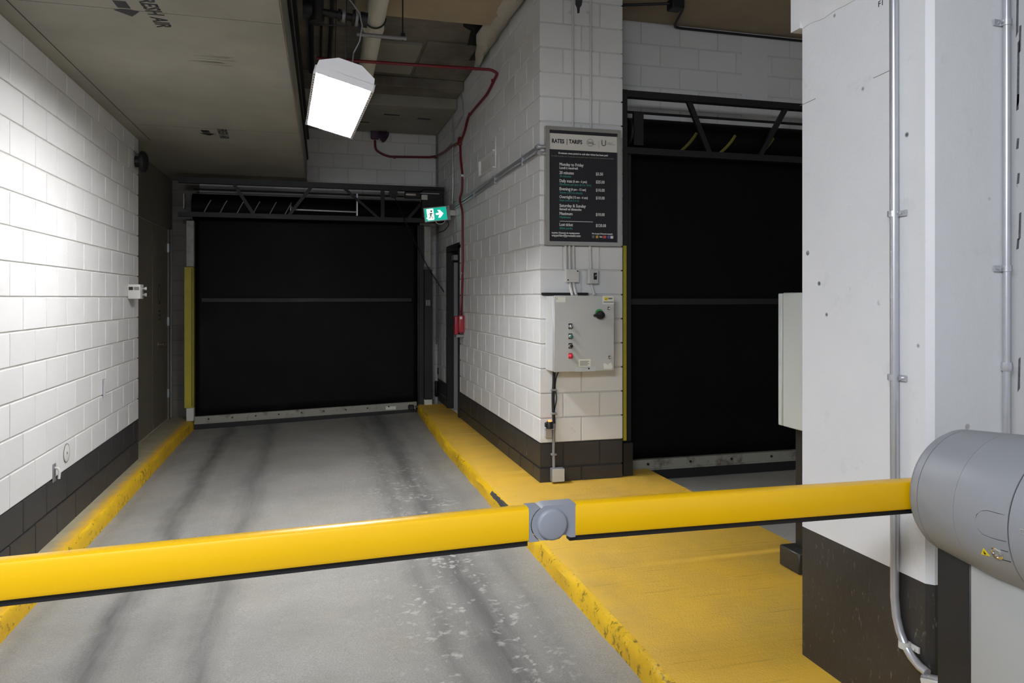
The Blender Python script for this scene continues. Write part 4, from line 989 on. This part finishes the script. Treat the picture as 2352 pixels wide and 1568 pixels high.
# vertical conduits above the board
for u, lab in ((1316, 'thin painted conduit left of the pair above the rate board'), (1357, 'thin painted conduit right of the pair above the rate board')):
    p = AY(u, 150, FY - .012); cdt = thing('painted_conduit', lab, 'conduit', (p.x, FY, sz1))
    B().tube([(p.x, FY - .011, CEIL), (p.x, FY - .011, sz1 - .01)], .0095, 8).build('pipe', M_emt, cdt)
    B().box((p.x - .035, FY - .008, AY(u, 30, FY).z - .01), (p.x + .0, FY, AY(u, 30, FY).z + .012), .003).build('clip', M_emt, cdt)
sd = [(1322, 0), (1338, 0), (1336, 12), (1332, 18), (1331, 30), (1326, 31), (1325, 18), (1321, 10)]
B().prism([AY(u, v, FY - .0004) for u, v in sd], (0, -.0006, 0)).build('drip_stain', M_stain, wp)
# boxes and their short conduits under the board
jbx = thing('junction_box', 'square painted junction box under the rate board', 'junction box', (2.04, FY, 1.84))
B().box((1.987, FY - .045, 1.842), (2.094, FY, 1.942), .006, 2).build('box', M_emt, jbx)
B().box((1.984, FY - .050, 1.839), (2.097, FY - .045, 1.945), .003).build('cover', M_emt, jbx)
for x, z in ((2.0, 1.858), (2.082, 1.93)): B().cyl((x, FY - .054, z), (x, FY - .049, z), .006, 8).build('screw', M_black, jbx)
for x in (1.995, 2.028, 2.062): B().tube([(x - .004, FY - .016, 2.145), (x, FY - .016, 1.94)], .0115, 10).build('conduit', M_emt, jbx)
for x in (2.034, 2.066): B().tube([(x - .008, FY - .018, 1.845), (x, FY - .018, 1.79), (x, FY - .06, 1.735)], .0125, 10, bend=.02).build('conduit', M_emt, jbx)
swb = thing('switch_box', 'small painted switch box with black toggle beside the junction box', 'switch', (2.22, FY, 1.83))
B().box((2.175, FY - .06, 1.828), (2.262, FY, 1.948), .006, 2).build('box', M_emt, swb)
B().box((2.18, FY - .064, 1.833), (2.257, FY - .06, 1.943), .002).build('cover', M_cab, swb)
B().box((2.215, FY - .068, 1.862), (2.243, FY - .063, 1.917), .008, 2).build('switch_plate', M_black, swb)
B().cyl((2.229, FY - .066, 1.89), (2.229, FY - .09, 1.9), .005, 8).build('toggle', M_galv, swb)
B().tube([(2.203, FY - .016, 2.145), (2.208, FY - .018, 1.945)], .0115, 10).build('conduit', M_emt, swb)
B().tube([(2.212, FY - .018, 1.83), (2.222, FY - .018, 1.79), (2.224, FY - .06, 1.735)], .0115, 10, bend=.02).build('conduit', M_emt, swb)
# control cabinet
cb = thing('control_cabinet', 'grey steel door control cabinet with push buttons and black rotary switch on the pillar', 'control cabinet', (2.08, FY, 1.13))
cx0, cx1, cz0, cz1, cyf = 1.832, 2.339, 1.132, 1.731, 5.50
B().box((cx0 - .008, cyf + .016, cz0 + .004), (cx1 - .004, FY - .004, cz1 - .002), .003).build('body', M_cab, cb)
dr = B().box((cx0, cyf, cz0), (cx1, cyf + .015, cz1), .004).build('door', M_cab, cb)
B().box((1.79, FY - .035, 1.736), (2.18, FY, 1.756)).build('mounting_rail', M_steel, cb)
B().cyl((cx0 - .002, cyf + .008, cz0 + .02), (cx0 - .002, cyf + .008, cz1 - .02), .005, 8).build('hinge_pin', M_galv, cb)
CF_ = lambda u, v: AY(u, v, cyf)
for u, v, m_, lab in ((1310, 749, M_chrome, 'clear push button'), (1310, 772, M_green, 'green push button'), (1310, 794, M_black, 'black push button'), (1310, 817, M_redbtn, 'red push button')):
    p = CF_(u, v); pb = B().box((p.x - .016, cyf - .003, p.z - .022), (p.x + .016, cyf, p.z + .022), .002).build('legend_plate', M_redbtn if v == 817 else M_black, dr)
    B().lathe((p.x, cyf - .002, p.z), (0, -1, 0), [(0, .016), (.014, .016), (.018, .013), (.018, .0)], 16).build('bezel', M_chrome if v != 817 else M_redbtn, dr)
    B().lathe((p.x, cyf - .018, p.z), (0, -1, 0), [(0, .012), (.012, .012), (.014, .009), (.014, 0)], 16).build('push_button', m_, dr, lab)
p = CF_(1375, 722)
B().lathe((p.x + .005, cyf, p.z + .008), (0, -1, 0), [(0, .036), (.006, .036), (.006, 0)], 24).build('rotary_ring', M_grn2, dr)
rk = B().lathe((p.x + .008, cyf - .004, p.z - .004), (0, -1, 0), [(0, .034), (.02, .034), (.04, .028), (.045, .02), (.045, 0)], 24); rk.box((p.x - .055, cyf - .05, p.z - .016), (p.x + .02, cyf - .02, p.z + .004), .006); rk.build('rotary_switch', M_black, dr)
for u, v in ((1397, 708), (1399, 820)): q = CF_(u, v); B().lathe((q.x, cyf, q.z), (0, -1, 0), [(0, .014), (.006, .014), (.009, .010), (.006, .006), (.006, 0)], 16).build('latch', M_chrome, dr)
def sticker(u0, v0, u1, v1, m_, name='sticker', th=.0012):
    a, b = CF_(u0, v0), CF_(u1, v1); return B().box((a.x, cyf - th, b.z), (b.x, cyf, a.z)).build(name, m_, dr)
s_ = sticker(1277, 682, 1299, 694, M_white2); q = CF_(1278, 688); text(dr, 'C', .018, M_ink, (q.x, cyf - .0012, q.z), (1, 0, 0), (0, 0, 1))
sticker(1384, 679, 1410, 698.5, M_white2); a, b = CF_(1388, 682), CF_(1396, 689.5); B().box((a.x, cyf - .002, b.z), (b.x, cyf - .001, a.z), .0).build('sticker_mark', M_yel, dr)
B().prism([CF_(u, v) + Vector((0, -.0021, 0)) for u, v in ((1389, 685.5), (1391, 688.5), (1395.5, 683.5), (1391, 687))], (0, -.0004, 0)).build('sticker_mark', M_ink, dr)
a, b = CF_(1397, 683.5), CF_(1406, 687); B().box((a.x, cyf - .002, b.z), (b.x, cyf - .001, a.z)).build('sticker_mark', M_inkg, dr)
a, b = CF_(1386, 692.5), CF_(1409, 694.5); B().box((a.x, cyf - .002, b.z), (b.x, cyf - .001, a.z)).build('sticker_mark', M_inkg, dr)
sticker(1329, 825, 1356.5, 842, M_white2, 'rating_label')
for k in range(4): a, b = CF_(1332, 829 + k * 3), CF_(1353 - 3 * (k % 2), 829.8 + k * 3); B().box((a.x, cyf - .002, b.z), (b.x, cyf - .001, a.z)).build('label_line', M_inkg, dr)
sticker(1321, 842.5, 1368, 852, M_panelw, 'rating_label'); q = CF_(1352.5, 846); B().cyl((q.x, cyf - .0018, q.z), (q.x, cyf - .001, q.z), .007, 12).build('label_mark', M_ink, dr)
B().prism([CF_(u, v) + Vector((0, 0, 0)) for u, v in ((1386, 834), (1390, 834), (1397, 838), (1399, 834), (1404, 833), (1407, 842), (1405, 848), (1387, 847))], (0, -.0012, 0)).build('torn_sticker', M_white2, dr)
# cable from cabinet to floor box
fl = thing('floor_junction_box', 'weathered grey junction box at the pillar foot with its cable up to the cabinet', 'junction box', (1.91, FY, IZ))
B().box((1.860, FY - .07, .236), (1.966, FY - .004, .345), .008, 2).build('box', M_emtgrey, fl)
B().box((1.863, FY - .074, .240), (1.963, FY - .07, .341), .003).build('cover', M_cab, fl)
B().tube([(1.892, FY - .02, 1.135), (1.890, FY - .018, 1.02), (1.883, FY - .016, .93), (1.886, FY - .016, .80), (1.893, FY - .016, .70)], .013, 8, bend=.05).build('cable', M_steel, fl)
B().tube([(1.893, FY - .016, .70), (1.889, FY - .016, .62), (1.888, FY - .018, .48), (1.890, FY - .02, .34)], .0125, 10).build('conduit', M_emtgrey, fl)
B().tube([(1.94, FY - .02, 1.135), (1.915, FY - .012, 1.08), (1.90, FY - .012, .99), (1.92, FY - .01, .90), (1.90, FY - .01, .82), (1.885, FY - .012, .72)], .004, 6, bend=.05).build('cable', M_black, fl)
for z in (.97, .78, .45): B().box((1.866, FY - .032, z - .008), (1.912, FY, z + .008), .003).build('clip', M_emtgrey, fl)
eb = thing('beacon_sensor', 'small black sensor with amber tip on a metal plate low on the pillar', 'sensor', (1.84, FY, .60))
B().box((1.815, FY - .035, .585), (1.872, FY, .655), .004).build('back_box', M_galv, eb)
B().box((1.808, FY - .05, .655), (1.885, FY - .01, .664)).build('bracket', M_galv, eb)
B().lathe((1.848, FY - .035, .664), (0, 0, 1), [(0, .026), (.05, .026), (.055, .022), (.055, 0)], 14).build('body', M_black, eb)
B().box((1.812, FY - .05, .675), (1.835, FY - .015, .712), .004).build('plug', M_black, eb)
B().lathe((1.850, FY - .035, .719), (0, 0, 1), [(0, .014), (.008, .014), (.014, .008), (.015, 0)], 12).build('amber_tip', M_orange, eb)

# ================================================================== THINGS ON THE LEFT WALL
bx = thing('sensor_unit', 'pale gas sensor box with two round probes near the end of the left wall', 'sensor', (LX, 7.63, 1.7))
B().box((LX, 7.55, 1.703), (-1.535, 7.70, 1.838), .006, 2).build('box', M_emt, bx)
B().box((LX + .01, 7.545, 1.785), (LX + .045, 7.552, 1.815)).build('display', M_black, bx)
B().box((LX + .055, 7.545, 1.785), (-1.545, 7.552, 1.815)).build('display', M_inkg, bx)
for z in (1.80, 1.742): B().lathe((-1.535, 7.62, z), (1, 0, 0), [(0, .008), (.02, .008), (.025, .020), (.045, .020), (.05, .012), (.05, 0)], 14).build('probe', M_chrome, bx)
bz = thing('alarm_bell', 'dark round alarm bell high at the end of the left wall', 'bell', (LX, 7.86, 3.03))
B().cyl((LX, 7.86, 3.03), (LX + .05, 7.86, 3.03), .055, 16).build('back_box', M_steel, bz)
B().lathe((LX + .05, 7.86, 3.03), (1, 0, 0), [(0, .10), (.01, .105), (.035, .10), (.055, .07), (.062, .03), (.062, 0)], 28).build('gong', M_black, bz)
p = AX(238, 891, LX)
br = thing('slotted_bracket', 'small slotted steel bracket low on the left wall', 'bracket', (LX, p.y, p.z))
B().box((LX, p.y - .035, p.z - .075), (LX + .005, p.y + .03, p.z + .075), .001).box((LX, p.y - .035, p.z - .075), (LX + .022, p.y - .029, p.z + .075)).build('plate', M_galv, br)
for dz in (-.05, .0, .05): B().box((LX + .004, p.y - .012, p.z + dz - .012), (LX + .0065, p.y + .016, p.z + dz + .012)).build('slot', M_black, br)
p = AX(152, 1040, LX)
dc = thing('cover_disc', 'round white cover plate low on the left wall above the dark band', 'cover plate', (LX, p.y, p.z))
B().lathe((LX, p.y, p.z), (1, 0, 0), [(0, .062), (.003, .062), (.005, .058), (.005, .0)], 28).build('plate', M_white, dc)
ring2d((LX + .0005, p.y, p.z), (0, 1, 0), (0, 0, 1), .066, .060, .004).build('rim', M_inkg, dc)
B().cyl((LX + .004, p.y, p.z), (LX + .008, p.y, p.z), .008, 8).build('screw', M_emtgrey, dc)
p = AX(124, 1085, LX)
hk = thing('pipe_stub', 'bent grey metal stub sticking out of the left wall at the dark band', 'pipe stub', (LX, p.y, p.z))
B().box((LX, p.y - .035, p.z - .06), (LX + .006, p.y + .02, p.z + .06), .002).build('plate', M_emtgrey, hk)
B().tube([(LX, p.y, p.z + .03), (LX + .030, p.y - .01, p.z + .03), (LX + .036, p.y - .01, p.z - .0), (LX + .032, p.y - .01, p.z - .04)], .009, 10, bend=.02).build('hook', M_emt, hk)

# ================================================================== CEILING BOX in the second bay
p = AZ(1553, 15, 4.22); 
cbx = thing('ceiling_box', 'dark square junction box under the ceiling of the second bay', 'junction box', (p.x, p.y, 4.28))
B().box((p.x - .06, p.y - .06, 4.19), (p.x + .05, p.y + .06, 4.28), .006).build('box', M_steel, cbx)
B().tube([(p.x - .06, p.y, 4.24), (p.x - .3, p.y + .12, 4.25), (PR - .01, p.y + .2, 4.25)], .012, 8).build('conduit', M_steel, cbx)
B().tube([(p.x + .05, p.y, 4.24), (p.x + .12, p.y + .1, 4.25), (p.x + .25, YW - .02, 4.25), (6.1, YW - .02, 4.25)], .012, 8, bend=.08).build('conduit', M_steel, cbx)
